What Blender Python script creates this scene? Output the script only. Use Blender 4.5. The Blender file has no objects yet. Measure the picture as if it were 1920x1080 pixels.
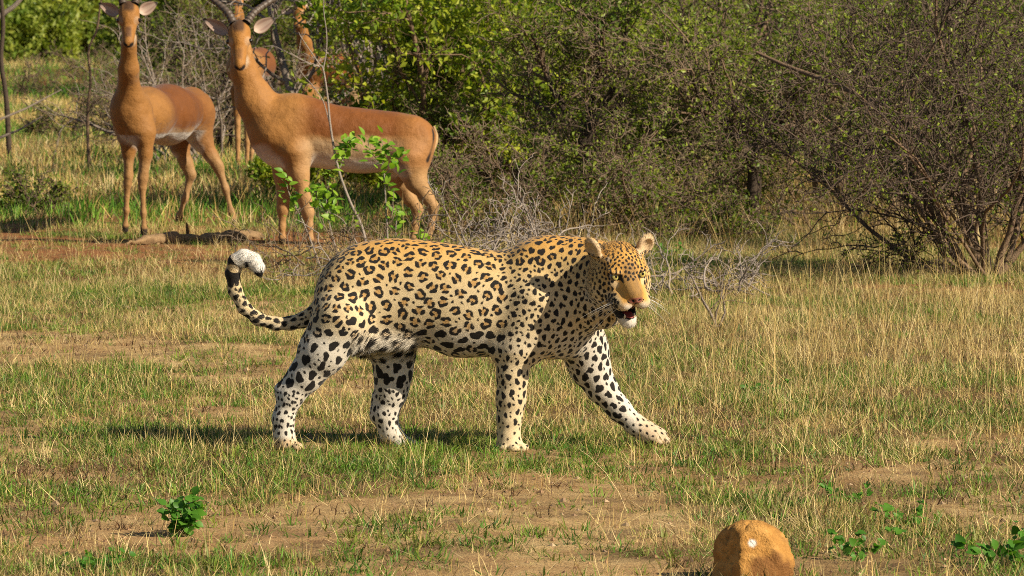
import bpy, math, random
import numpy as np
from mathutils import kdtree

# ------------------------------------------------------------------ camera, sky, sun, exposure
scene = bpy.context.scene
COL = scene.collection
F_PX = 8550.0                 # focal length in pixels of the 1920 wide photograph
CAM_H = 1.45                  # lens height above the ground (seat of an open car)
PITCH = math.atan(523.0 / F_PX)

cam_data = bpy.data.cameras.new('camera')
cam_data.sensor_width = 36.0
cam_data.lens = F_PX * 36.0 / 1920.0
cam_data.clip_start = 0.5
cam_data.clip_end = 3000.0
cam_data.dof.use_dof = True
cam_data.dof.focus_distance = 14.95
cam_data.dof.aperture_fstop = 18.0
cam = bpy.data.objects.new('camera', cam_data)
COL.objects.link(cam)
cam.location = (0.0, 0.0, CAM_H)
cam.rotation_euler = (math.pi / 2 - PITCH, 0.0, 0.0)
scene.camera = cam

SUN_EL = math.radians(33.0)
SUN_AZ = math.radians(60.0)   # to the right of straight behind the camera
TO_SUN = np.array([math.sin(SUN_AZ) * math.cos(SUN_EL), -math.cos(SUN_AZ) * math.cos(SUN_EL), math.sin(SUN_EL)])
world = bpy.data.worlds.new('World')
scene.world = world
world.use_nodes = True
wn = world.node_tree
bg = wn.nodes['Background']
sky = wn.nodes.new('ShaderNodeTexSky')
sky.sky_type = 'NISHITA'
sky.sun_disc = False
sky.sun_elevation = SUN_EL
sky.sun_rotation = math.pi - SUN_AZ     # measured clockwise from +Y
sky.altitude = 400
wn.links.new(sky.outputs[0], bg.inputs[0])
bg.inputs[1].default_value = 0.05

sun_data = bpy.data.lights.new('sun', 'SUN')
sun_data.energy = 5.0
sun_data.angle = math.radians(0.53)
sun_data.color = (1.0, 0.875, 0.685)
sun = bpy.data.objects.new('sun', sun_data)
COL.objects.link(sun)
sun.rotation_euler = (math.pi / 2 - SUN_EL, 0.0, SUN_AZ)
sun.location = tuple(TO_SUN * 40)

vs = scene.view_settings
vs.view_transform = 'Standard'
vs.look = 'None'
vs.exposure = 0.60
vs.gamma = 1.0
vs.use_curve_mapping = False
scene.cycles.use_denoising = False
scene.cycles.pixel_filter_type = 'BLACKMAN_HARRIS'
scene.cycles.filter_width = 0.9
scene.cycles.max_bounces = 6
scene.cycles.transparent_max_bounces = 8

# ------------------------------------------------------------------ helpers

def W(px, py, Y):
    """The point at distance Y on the line of sight through a pixel of the photograph."""
    xc = (px - 960.0) / F_PX
    yc = (540.0 - py) / F_PX
    cp, sp = math.cos(PITCH), math.sin(PITCH)
    d = np.array([xc, cp + yc * sp, -sp + yc * cp])
    return np.array([0, 0, CAM_H]) + d * (Y / d[1])

def G(px, py):
    """The point of flat ground seen at a pixel."""
    xc = (px - 960.0) / F_PX
    yc = (540.0 - py) / F_PX
    cp, sp = math.cos(PITCH), math.sin(PITCH)
    d = np.array([xc, cp + yc * sp, -sp + yc * cp])
    t = -CAM_H / d[2]
    return np.array([0, 0, CAM_H]) + d * t

def hash2(ix, iy, seed):
    h = (ix.astype(np.int64) * 374761393 + iy.astype(np.int64) * 668265263 + seed * 1442695041) & 0x7fffffff
    h = ((h ^ (h >> 13)) * 1274126177) & 0x7fffffff
    h = h ^ (h >> 16)
    return (h & 0xffff) / 65535.0

def noise2(x, y, seed=0):
    ix, iy = np.floor(x), np.floor(y)
    fx, fy = x - ix, y - iy
    fx = fx * fx * (3 - 2 * fx); fy = fy * fy * (3 - 2 * fy)
    a = hash2(ix, iy, seed); b = hash2(ix + 1, iy, seed)
    c = hash2(ix, iy + 1, seed); d = hash2(ix + 1, iy + 1, seed)
    return (a * (1 - fx) + b * fx) * (1 - fy) + (c * (1 - fx) + d * fx) * fy

def fbm2(x, y, seed=0, octaves=4):
    v = 0.0; a = 0.5; s = 1.0; t = 0.0
    for o in range(octaves):
        v = v + a * noise2(x * s, y * s, seed + 17 * o); t += a
        a *= 0.5; s *= 2.07
    return v / t

def smooth(a, b, x):
    t = np.clip((x - a) / (b - a), 0, 1)
    return t * t * (3 - 2 * t)

def ground_h(x, y):
    x = np.asarray(x, float); y = np.asarray(y, float)
    near = 0.035 * (fbm2(x * 0.8 + 7.3, y * 0.8 + 1.1, 5, 3) - 0.5) + 0.018 * (fbm2(x * 4.1, y * 4.1, 9, 3) - 0.5)
    far = smooth(38, 70, y) * (0.35 * (fbm2(x * 0.11, y * 0.11, 3, 3) - 0.45))
    return near + far

def mesh_from(name, verts, faces_flat, loop_tot, mat, parent=None, smooth_on=True, loc=None):
    """One mesh object out of arrays; faces_flat: vertex indices, loop_tot: corners per face."""
    me = bpy.data.meshes.new(name)
    verts = np.asarray(verts, np.float32)
    faces_flat = np.asarray(faces_flat, np.int32); loop_tot = np.asarray(loop_tot, np.int32)
    me.vertices.add(len(verts)); me.vertices.foreach_set('co', verts.ravel())
    me.loops.add(len(faces_flat)); me.loops.foreach_set('vertex_index', faces_flat)
    me.polygons.add(len(loop_tot))
    start = np.concatenate([[0], np.cumsum(loop_tot)[:-1]]).astype(np.int32)
    me.polygons.foreach_set('loop_start', start)
    try: me.polygons.foreach_set('loop_total', loop_tot)
    except Exception: pass
    me.polygons.foreach_set('use_smooth', np.full(len(loop_tot), smooth_on, bool))
    me.update(calc_edges=True)
    if mat is not None: me.materials.append(mat)
    o = bpy.data.objects.new(name, me)
    COL.objects.link(o)
    if parent is not None: o.parent = parent
    if loc is not None: o.location = tuple(loc)
    return o

def point_color(me, name, rgb):
    a = me.attributes.new(name, 'FLOAT_COLOR', 'POINT')
    c = np.ones((len(rgb), 4), np.float32); c[:, :3] = rgb
    a.data.foreach_set('color', c.ravel())

def point_float(me, name, v):
    a = me.attributes.new(name, 'FLOAT', 'POINT')
    a.data.foreach_set('value', np.asarray(v, np.float32))

def thing(name, label, cat, loc=(0, 0, 0), rotz=0.0, group=None):
    o = bpy.data.objects.new(name, None)
    COL.objects.link(o)
    o.location = tuple(loc); o.rotation_euler = (0, 0, rotz)
    o.empty_display_size = 0.1
    tag(o, label, cat, group)
    return o

def tag(o, label, cat, group=None, kind=None):
    if label: o['label'] = label
    if cat: o['category'] = cat
    if group: o['group'] = group
    if kind: o['kind'] = kind
    return o

class NT:
    """Short hand for building node materials."""
    def __init__(s, name):
        s.m = bpy.data.materials.new(name); s.m.use_nodes = True
        s.t = s.m.node_tree; s.b = s.t.nodes['Principled BSDF']; s.out = s.t.nodes['Material Output']
    def n(s, kind, **kw):
        nd = s.t.nodes.new(kind)
        for k, v in kw.items():
            if k.startswith('i_'):
                nd.inputs[k[2:].replace('_', ' ')].default_value = v
            else: setattr(nd, k, v)
        return nd
    def l(s, a, b): s.t.links.new(a, b)
    def attr(s, name):
        return s.n('ShaderNodeAttribute', attribute_name=name)
    def math(s, op, a, b=None, c=None):
        nd = s.n('ShaderNodeMath', operation=op)
        for i, v in enumerate((a, b, c)):
            if v is None: continue
            if hasattr(v, 'links'): s.l(v, nd.inputs[i])
            else: nd.inputs[i].default_value = v
        return nd.outputs[0]
    def mix(s, fac, a, b, blend='MIX'):
        nd = s.n('ShaderNodeMix', data_type='RGBA', blend_type=blend)
        for sock, v in ((nd.inputs['Factor'], fac), (nd.inputs[6], a), (nd.inputs[7], b)):
            if hasattr(v, 'links'): s.l(v, sock)
            elif isinstance(v, (int, float)): sock.default_value = v
            else: sock.default_value = (*v, 1.0) if len(v) == 3 else v
        return nd.outputs[2]
    def noise(s, scale, detail=3.0, rough=0.55, vec=None):
        nd = s.n('ShaderNodeTexNoise'); nd.inputs['Scale'].default_value = scale
        nd.inputs['Detail'].default_value = detail; nd.inputs['Roughness'].default_value = rough
        if vec is not None: s.l(vec, nd.inputs['Vector'])
        return nd
    def ramp(s, fac, stops):
        nd = s.n('ShaderNodeValToRGB'); cr = nd.color_ramp
        while len(cr.elements) < len(stops): cr.elements.new(0.5)
        for e, (p, c) in zip(cr.elements, stops):
            e.position = p; e.color = (*c, 1.0) if len(c) == 3 else c
        s.l(fac, nd.inputs[0]); return nd.outputs[0]
    def coords(s, which='Object'):
        return s.n('ShaderNodeTexCoord').outputs[which]
    def set(s, **kw):
        for k, v in kw.items():
            sock = s.b.inputs[k.replace('_', ' ')]
            if hasattr(v, 'links'): s.l(v, sock)
            else: sock.default_value = (*v, 1.0) if isinstance(v, tuple) and len(v) == 3 else v
    def bump(s, h, strength=0.3, dist=0.01):
        nd = s.n('ShaderNodeBump'); nd.inputs['Strength'].default_value = strength
        nd.inputs['Distance'].default_value = dist
        s.l(h, nd.inputs['Height']); s.l(nd.outputs[0], s.b.inputs['Normal'])

# ------------------------------------------------------------------ implicit bodies -> one continuous mesh
class Body:
    """A solid as a distance field on a grid; limbs and muscles blend into one skin."""
    def __init__(s, xs, ys, zs):
        s.ax = [np.asarray(a, np.float64) for a in (xs, ys, zs)]
        s.F = np.full(tuple(len(a) for a in s.ax), 0.5, np.float32)
    def block(s, lo, hi):
        sl = []
        for a, l, h in zip(s.ax, lo, hi):
            i0 = max(0, int(np.searchsorted(a, l)) - 1); i1 = min(len(a), int(np.searchsorted(a, h)) + 1)
            if i1 <= i0: return None
            sl.append(slice(i0, i1))
        P = (s.ax[0][sl[0]][:, None, None], s.ax[1][sl[1]][None, :, None], s.ax[2][sl[2]][None, None, :])
        return tuple(sl), P
    def join(s, sl, d, k):
        a = s.F[sl]
        if k <= 0: s.F[sl] = np.minimum(a, d); return
        h = np.clip(k - np.abs(a - d), 0, None) / k
        s.F[sl] = (np.minimum(a, d) - h * h * k * 0.25).astype(np.float32)
    def carve(s, sl, d, k):
        a = s.F[sl]; d = -d
        h = np.clip(k - np.abs(a - d), 0, None) / max(k, 1e-6)
        s.F[sl] = (np.maximum(a, d) + h * h * k * 0.25).astype(np.float32)
    def cone(s, a, b, r1, r2, k=0.02, ysc=1.0):
        a = np.asarray(a, float); b = np.asarray(b, float)
        m = max(r1, r2) * max(ysc, 1) + k + 0.012
        bl = s.block(np.minimum(a, b) - m, np.maximum(a, b) + m)
        if bl is None: return
        sl, (X, Y, Z) = bl
        ba = b - a; S = np.array([1, 1 / ysc, 1]); ba_ = ba * S
        px, py, pz = X - a[0], (Y - a[1]) / ysc, Z - a[2]
        t = np.clip((px * ba_[0] + py * ba_[1] + pz * ba_[2]) / max(ba_ @ ba_, 1e-9), 0, 1)
        d = np.sqrt((px - t * ba_[0]) ** 2 + (py - t * ba_[1]) ** 2 + (pz - t * ba_[2]) ** 2) - (r1 + (r2 - r1) * t)
        s.join(sl, d * min(1.0, ysc), k)
    def chain(s, pts, k=0.02, ysc=1.0):
        for (a, ra), (b, rb) in zip(pts[:-1], pts[1:]): s.cone(a, b, ra, rb, k, ysc)
    def ell_d(s, P, c, r, R):
        X, Y, Z = P
        c = np.asarray(c, float); r = np.asarray(r, float)
        q = [X - c[0], Y - c[1], Z - c[2]]
        R = np.eye(3) if R is None else np.asarray(R, float)      # columns = local axes
        l = [(q[0] * R[0, i] + q[1] * R[1, i] + q[2] * R[2, i]) / r[i] for i in range(3)]
        k0 = np.sqrt(l[0] ** 2 + l[1] ** 2 + l[2] ** 2)
        k1 = np.sqrt((l[0] / r[0]) ** 2 + (l[1] / r[1]) ** 2 + (l[2] / r[2]) ** 2)
        return k0 * (k0 - 1) / np.maximum(k1, 1e-6)
    def ell(s, c, r, R=None, k=0.02, cut=False):
        m = max(r) + k + 0.012; c = np.asarray(c, float)
        bl = s.block(c - m, c + m)
        if bl is None: return
        sl, P = bl
        d = s.ell_d(P, c, r, R)
        (s.carve if cut else s.join)(sl, d, k)
    def loft(s, x, top, bot, yc, hw, k=0.02, p=2.3):
        """A trunk along X from its outline seen from the side and its half width."""
        xs = s.ax[0]; i0, i1 = np.searchsorted(xs, x[0]), np.searchsorted(xs, x[-1])
        f = lambda v: spline(x, v, xs[i0:i1])[:, None, None]
        T, B, C, H = f(top), f(bot), f(yc), np.maximum(f(hw), 0.006)
        zc = (T + B) / 2; hh = np.maximum((T - B) / 2, 0.006)
        bl = s.block((x[0], C.min() - H.max() - 0.06, B.min() - 0.06), (x[-1], C.max() + H.max() + 0.06, T.max() + 0.06))
        sl, (X, Y, Z) = bl
        sl = (slice(i0, i1), sl[1], sl[2])
        e = (np.abs((Y - C) / H) ** p + np.abs((Z - zc) / hh) ** p) ** (1 / p)
        s.join(sl, (e - 1) * np.minimum(H, hh), k)
    def skin(s, relax=2):
        """Surface nets: one vertex per crossed cell, one quad per crossed edge."""
        F = s.F; neg = F < 0
        nx, ny, nz = (n - 1 for n in F.shape)
        cnt = np.zeros((nx, ny, nz), np.uint8)
        offs = [(i, j, k) for i in (0, 1) for j in (0, 1) for k in (0, 1)]
        for i, j, k in offs: cnt += neg[i:i + nx, j:j + ny, k:k + nz]
        act = np.argwhere((cnt > 0) & (cnt < 8))
        idx = -np.ones((nx, ny, nz), np.int32); idx[tuple(act.T)] = np.arange(len(act))
        acc = np.zeros((len(act), 3)); num = np.zeros(len(act))
        for a in range(3):
            o1, o2 = [q for q in range(3) if q != a]
            for u in (0, 1):
                for v in (0, 1):
                    c0 = act.copy(); c0[:, o1] += u; c0[:, o2] += v
                    c1 = c0.copy(); c1[:, a] += 1
                    f0 = F[tuple(c0.T)].astype(float); f1 = F[tuple(c1.T)].astype(float)
                    m = (f0 < 0) != (f1 < 0)
                    t = np.where(m, f0 / np.where(m, f0 - f1, 1), 0)
                    p = np.stack([s.ax[q][c0[:, q]] for q in range(3)], 1)
                    p[:, a] += t * (s.ax[a][c1[:, a]] - s.ax[a][c0[:, a]])
                    acc[m] += p[m]; num[m] += 1
        V = acc / np.maximum(num, 1)[:, None]
        quads = []
        for a in range(3):
            o1, o2 = (a + 1) % 3, (a + 2) % 3
            sh = [slice(None)] * 3; sh2 = [slice(None)] * 3
            sh[a] = slice(0, -1); sh2[a] = slice(1, None)
            A, B = neg[tuple(sh)], neg[tuple(sh2)]
            e = np.argwhere(A != B)
            ok = (e[:, o1] > 0) & (e[:, o2] > 0) & (e[:, o1] < F.shape[o1] - 1) & (e[:, o2] < F.shape[o2] - 1)
            e = e[ok]; flip = A[tuple(e.T)]
            def at(d1, d2):
                c = e.copy(); c[:, o1] += d1; c[:, o2] += d2
                return idx[tuple(c.T)]
            q = np.stack([at(-1, -1), at(0, -1), at(0, 0), at(-1, 0)], 1)
            q[~flip] = q[~flip][:, ::-1]
            quads.append(q)
        Q = np.concatenate(quads)
        for _ in range(relax):                      # even the net out a little
            sm = np.zeros_like(V); n = np.zeros(len(V))
            for i in range(4):
                a, b = Q[:, i], Q[:, (i + 1) % 4]
                for q in range(3):
                    sm[:, q] += np.bincount(a, V[b, q], len(V)) + np.bincount(b, V[a, q], len(V))
                n += np.bincount(a, minlength=len(V)) + np.bincount(b, minlength=len(V))
            V = V * 0.5 + 0.5 * sm / np.maximum(n, 1)[:, None]
        return V, Q

def spline(x, y, q):
    """Smooth curve through points (Catmull-Rom slopes)."""
    x = np.asarray(x, float); y = np.asarray(y, float)
    m = np.gradient(y, x)
    i = np.clip(np.searchsorted(x, q) - 1, 0, len(x) - 2)
    h = x[i + 1] - x[i]; t = np.clip((q - x[i]) / h, 0, 1)
    t2, t3 = t * t, t * t * t
    return (2 * t3 - 3 * t2 + 1) * y[i] + (t3 - 2 * t2 + t) * h * m[i] + (-2 * t3 + 3 * t2) * y[i + 1] + (t3 - t2) * h * m[i + 1]

def quad_normals(V, Q):
    n = np.cross(V[Q[:, 2]] - V[Q[:, 0]], V[Q[:, 3]] - V[Q[:, 1]])
    N = np.zeros_like(V)
    for i in range(4):
        for q in range(3): N[:, q] += np.bincount(Q[:, i], n[:, q], len(V))
    return N / np.maximum(np.linalg.norm(N, axis=1), 1e-12)[:, None]

def rot_axes(yaw, pitch, roll):
    """Axes of a head looking at the camera: F forward, S to the viewer's right, U up (columns)."""
    F = np.array([math.sin(yaw) * math.cos(pitch), -math.cos(yaw) * math.cos(pitch), -math.sin(pitch)])
    S = np.array([math.cos(yaw), math.sin(yaw), 0.0]); U = np.cross(F, S)
    c, s_ = math.cos(roll), math.sin(roll)
    S2 = S * c + U * s_; U2 = U * c - S * s_
    return np.stack([F, S2, U2], 1)

def tube(paths, sides=5):
    """Tapered tubes: paths = list of (points Nx3, radii N). Returns verts, flat faces, loop totals."""
    VV, FF, off = [], [], 0
    ang = np.arange(sides) * 2 * np.pi / sides
    for P, R in paths:
        P = np.asarray(P, float); R = np.asarray(R, float); n = len(P)
        T = np.gradient(P, axis=0); T /= np.maximum(np.linalg.norm(T, axis=1), 1e-9)[:, None]
        ref = np.array([0, 0, 1.0]) if abs(T[0, 2]) < 0.9 else np.array([1.0, 0, 0])
        A = np.cross(T, ref); A /= np.maximum(np.linalg.norm(A, axis=1), 1e-9)[:, None]
        B = np.cross(T, A)
        ring = P[:, None] + R[:, None, None] * (np.cos(ang)[None, :, None] * A[:, None] + np.sin(ang)[None, :, None] * B[:, None])
        VV.append(ring.reshape(-1, 3))
        i = np.arange(n - 1)[:, None] * sides; j = np.arange(sides)[None]; j2 = (j + 1) % sides
        q = np.stack([i + j, i + sides + j, i + sides + j2, i + j2], -1).reshape(-1, 4) + off
        FF.append(q); off += n * sides
    V = np.concatenate(VV); Q = np.concatenate(FF)
    return V, Q.ravel(), np.full(len(Q), 4)
# ------------------------------------------------------------------ ground
def soil_material():
    t = NT('dry_sandy_soil'); co = t.coords()
    big = t.noise(.55, 4, .6, co).outputs['Fac']; mid = t.noise(5.5, 5, .65, co).outputs['Fac']; fine = t.noise(90, 4, .7, co).outputs['Fac']
    c = t.ramp(mid, [(.28, (.28, .165, .075)), (.48, (.44, .29, .13)), (.70, (.55, .40, .19))])
    c = t.mix(t.ramp(big, [(.50, (0, 0, 0)), (.72, (.6, .6, .6))]), c, (.36, .19, .085))
    sep = t.n('ShaderNodeSeparateXYZ'); t.l(co, sep.inputs[0])          # red earth beyond the clearing
    far = t.n('ShaderNodeMapRange', interpolation_type='SMOOTHSTEP'); t.l(sep.outputs[1], far.inputs[0])
    far.inputs[1].default_value = 22.0; far.inputs[2].default_value = 24.5
    c = t.mix(far.outputs[0], c, t.mix(mid, (.19, .07, .027), (.36, .16, .065)))
    lit = t.noise(2.6, 5, .7, co).outputs['Fac']; c = t.mix(t.ramp(lit, [(.50, (0, 0, 0)), (.66, (.8, .8, .8))]), c, (.15, .095, .05))
    c = t.mix(1.0, c, t.mix(fine, (.72, .72, .72), (1.25, 1.23, 1.2)), 'MULTIPLY')
    c = t.mix(t.attr('bare').outputs['Fac'], t.mix(1.0, c, (.42, .40, .38), 'MULTIPLY'), c)  # littered soil under grass, darkened further to stand for shade between blades
    t.set(Base_Color=c, Roughness=.95, Specular_IOR_Level=.12)
    h = t.math('MULTIPLY_ADD', mid, .6, t.math('MULTIPLY', fine, .5))
    t.bump(h, .9, .02)
    return t.m

def axis(lo, hi, fine_lo, fine_hi, step, grow=1.35):
    a = list(np.arange(fine_lo, fine_hi, step)); d = step; x = a[-1]
    while x < hi: d *= grow; x += d; a.append(x)
    d = step; x = a[0]; pre = []
    while x > lo: d *= grow; x -= d; pre.append(x)
    return np.array(pre[::-1] + a)

def build_ground():
    X = axis(-900, 900, -4.6, 4.6, .07); Y = axis(-400, 1800, 10.2, 34, .08)
    gx, gy = np.meshgrid(X, Y)
    z = ground_h(gx, gy)
    V = np.stack([gx, gy, z], -1).reshape(-1, 3); nx = len(X)
    i = (np.arange(len(Y) - 1)[:, None] * nx + np.arange(nx - 1)[None]).ravel()
    Q = np.stack([i, i + 1, i + nx + 1, i + nx], 1)
    o = mesh_from('ground', V, Q.ravel(), np.full(len(Q), 4), soil_material())
    o['kind'] = 'structure'
    # open earth keeps its tone; under grass, litter darkened for shade between blades
    x, y = V[:, 0], V[:, 1]; yy = np.maximum(y, 3.0); px, py = to_px(x, yy)
    bare = np.clip(patch(px, py, BARE) + smooth(.52, .65, fbm2(x * .9 + 31, y * .72 + 17, 41, 4)) * .8, 0, 1)
    point_float(o.data, 'bare', np.clip(bare * 1.25 - .1 + .5 * (fbm2(x * 6, y * 6, 2, 3) - .5), 0, 1) * (y < 34) + .3 * (y >= 34))

# ------------------------------------------------------------------ grass
def blade_material(name, trans=.35, rough=.6):
    t = NT(name); c = t.attr('tint').outputs['Color']
    t.set(Base_Color=c, Roughness=rough, Specular_IOR_Level=.25)
    tr = t.n('ShaderNodeBsdfTranslucent'); t.l(c, tr.inputs[0])
    mx = t.n('ShaderNodeMixShader'); mx.inputs[0].default_value = trans
    t.l(t.b.outputs[0], mx.inputs[1]); t.l(tr.outputs[0], mx.inputs[2]); t.l(mx.outputs[0], t.out.inputs[0])
    return t.m

def blades(name, base, h, w, ang, tilt, bend, col, mat, rng, seg=2, kind='stuff', droop=0.0):
    """Grass blades: base Nx3, height, width, lean direction, first tilt, added bend."""
    N = len(base)
    ld = np.stack([np.cos(ang), np.sin(ang), 0 * ang], 1)
    fa = rng.uniform(0, 2 * np.pi, N); sd = np.stack([np.cos(fa), np.sin(fa), 0 * fa], 1)
    p = base.copy(); th = tilt.copy(); pts = [p.copy()]
    for k in range(seg):
        l = h / seg
        p = p + (ld * np.sin(th)[:, None] + np.array([0, 0, 1.0]) * np.cos(th)[:, None]) * l[:, None]
        pts.append(p.copy()); th = th + bend / seg + droop * k
    rows = []
    for k in range(seg):
        ww = (w * (1 - .25 * k / seg) * .5)[:, None]
        rows += [pts[k] - sd * ww, pts[k] + sd * ww]
    V = np.stack(rows + [pts[seg]], 1); nv = 2 * seg + 1
    off = (np.arange(N) * nv)[:, None]
    per, tot = [], []
    for k in range(seg - 1): per += [2 * k, 2 * k + 1, 2 * k + 3, 2 * k + 2]; tot.append(4)
    per += [2 * seg - 2, 2 * seg - 1, 2 * seg]; tot.append(3)
    F = (off + np.array(per)[None]).ravel(); L = np.tile(tot, N)
    o = mesh_from(name, V.reshape(-1, 3), F, L, mat)
    point_color(o.data, 'tint', np.repeat(col, nv, 0))
    if kind: o['kind'] = kind
    return o

def to_px(x, y, z=0.0):
    cp, sp = math.cos(PITCH), math.sin(PITCH)
    zz = z - CAM_H; d = y * cp - zz * sp; up = y * sp + zz * cp
    return 960 + F_PX * x / d, 540 - F_PX * up / d

def blade_arrays(base, h, w, ang, tilt, bend, rng, seg):
    N = len(base); ld = np.stack([np.cos(ang), np.sin(ang), 0 * ang], 1)
    fa = rng.uniform(0, 2 * np.pi, N); sd = np.stack([np.cos(fa), np.sin(fa), 0 * fa], 1)
    p = base.copy(); th = tilt.copy(); pts = [p.copy()]
    for k in range(seg):
        p = p + (ld * np.sin(th)[:, None] + np.array([0, 0, 1.0]) * np.cos(th)[:, None]) * (h / seg)[:, None]
        pts.append(p.copy()); th = th + bend / seg
    rows = []
    for k in range(seg):
        ww = (w * (1 - .25 * k / seg) * .5)[:, None]; rows += [pts[k] - sd * ww, pts[k] + sd * ww]
    V = np.stack(rows + [pts[seg]], 1); nv = 2 * seg + 1; per, tot = [], []
    for k in range(seg - 1): per += [2 * k, 2 * k + 1, 2 * k + 3, 2 * k + 2]; tot.append(4)
    per += [2 * seg - 2, 2 * seg - 1, 2 * seg]; tot.append(3)
    return V.reshape(-1, 3), ((np.arange(N) * nv)[:, None] + np.array(per)[None]).ravel(), np.tile(tot, N), nv

def tuft_kinds(name, n_kinds, count, spread, h, w, tilt, bend, colours, mat, rng, seg=2, vary=.15):
    """A handful of tufts, each a few blades, kept outside the scene for scattering."""
    col = bpy.data.collections.new(name + '_tufts')
    for k in range(n_kinds):
        n = int(rng.integers(*count)); a = rng.uniform(0, 2 * np.pi, n); r = np.abs(rng.normal(0, spread, n))
        base = np.stack([r * np.cos(a), r * np.sin(a), np.full(n, -.004)], 1)
        V, F, L, nv = blade_arrays(base, rng.uniform(*h, n), rng.uniform(*w, n), a + rng.normal(0, .9, n), np.abs(rng.normal(*tilt, n)), rng.uniform(*bend, n), rng, seg)
        o = mesh_from('tuft', V, F, L, mat); COL.objects.unlink(o); col.objects.link(o)
        c = colours(n) if vary is None else np.repeat(colours(1), n, 0) * rng.uniform(1 - vary, 1 + vary, n)[:, None]
        point_color(o.data, 'tint', np.repeat(c, nv, 0))
    return col

def scatter_tufts(name, x, y, scale, col, rng, sink=0.0):
    """One object: tufts set on points by geometry nodes."""
    n = len(x); me = bpy.data.meshes.new(name); me.vertices.add(n)
    me.vertices.foreach_set('co', np.stack([x, y, ground_h(x, y) - sink], 1).astype(np.float32).ravel())
    for nm, v in (('turn', rng.uniform(0, 6.283, n)), ('size', scale)): point_float(me, nm, v)
    a = me.attributes.new('kind_of_tuft', 'INT', 'POINT'); a.data.foreach_set('value', rng.integers(0, len(col.objects), n).astype(np.int32)); me.update()
    o = bpy.data.objects.new(name, me); COL.objects.link(o); o['kind'] = 'stuff'
    g = bpy.data.node_groups.new(name + '_scatter', 'GeometryNodeTree')
    g.interface.new_socket('Geometry', in_out='INPUT', socket_type='NodeSocketGeometry'); g.interface.new_socket('Geometry', in_out='OUTPUT', socket_type='NodeSocketGeometry')
    gi, go, ip, ci = (g.nodes.new(k) for k in ('NodeGroupInput', 'NodeGroupOutput', 'GeometryNodeInstanceOnPoints', 'GeometryNodeCollectionInfo'))
    ci.inputs['Collection'].default_value = col; ci.inputs['Separate Children'].default_value = True; ci.inputs['Reset Children'].default_value = True
    ip.inputs['Pick Instance'].default_value = True
    def named(nm, typ):
        q = g.nodes.new('GeometryNodeInputNamedAttribute'); q.data_type = typ; q.inputs['Name'].default_value = nm; return q.outputs['Attribute']
    cx = g.nodes.new('ShaderNodeCombineXYZ'); g.links.new(named('turn', 'FLOAT'), cx.inputs[2])
    g.links.new(gi.outputs[0], ip.inputs['Points']); g.links.new(ci.outputs[0], ip.inputs['Instance']); g.links.new(cx.outputs[0], ip.inputs['Rotation'])
    g.links.new(named('size', 'FLOAT'), ip.inputs['Scale']); g.links.new(named('kind_of_tuft', 'INT'), ip.inputs['Instance Index']); g.links.new(ip.outputs[0], go.inputs[0])
    m = o.modifiers.new('scatter', 'NODES'); m.node_group = g
    return o

BARE = [(150, 648, 190, 42, 1.0), (40, 800, 110, 16, .8), (860, 735, 140, 14, .6), (1650, 885, 330, 26, .9), (1830, 960, 220, 60, .8), (1420, 910, 170, 16, .8), (1560, 1055, 260, 26, .6),
        (300, 1005, 140, 12, .6), (1150, 1062, 240, 18, .6), (250, 480, 480, 34, 1.0), (330, 425, 260, 22, .85), (1230, 745, 60, 25, .5), (130, 893, 170, 22, .75), (1560, 790, 240, 16, .5), (560, 940, 160, 10, .5), (1100, 985, 150, 10, .4)]
TALL = [(1580, 660, 420, 130, 1.0), (1850, 620, 240, 150, 1.0), (1330, 700, 130, 90, .8), (1620, 430, 170, 80, .9), (1180, 700, 120, 80, .4)]
LUSH = [(880, 868, 480, 34, 1.0), (1500, 850, 260, 22, .7), (250, 960, 260, 40, .5), (1700, 990, 250, 40, .6), (200, 745, 200, 26, .6), (250, 560, 160, 30, .6), (60, 840, 260, 18, .8), (1250, 500, 40, 60, .8), (1430, 760, 60, 40, .7), (700, 1010, 420, 30, .5), (220, 1060, 200, 25, .6)]
def patch(px, py, L):
    v = np.zeros_like(px)
    for a, b, ra, rb, s in L:
        r = ((px - a) / ra) ** 2 + ((py - b) / rb) ** 2
        v = np.maximum(v, s * np.exp(-r * 1.1))
    return v

def scatter(rng, n, y0, y1, side=2.0):
    """Random points of the clearing that the camera sees, evenly spread over the ground."""
    k = .1123
    w0, w1 = k * y0 + side, k * y1 + side
    t = rng.random(n); y = np.where(abs(w1 - w0) < 1e-6, y0 + t * (y1 - y0), 0)
    A = (k / 2); c0 = A * y0 ** 2 + side * y0; c1 = A * y1 ** 2 + side * y1
    tgt = c0 + t * (c1 - c0); y = (-side + np.sqrt(side ** 2 + 4 * A * tgt)) / (2 * A)
    x = rng.uniform(-1, 1, n) * (k * y + side)
    return x, y

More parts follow.
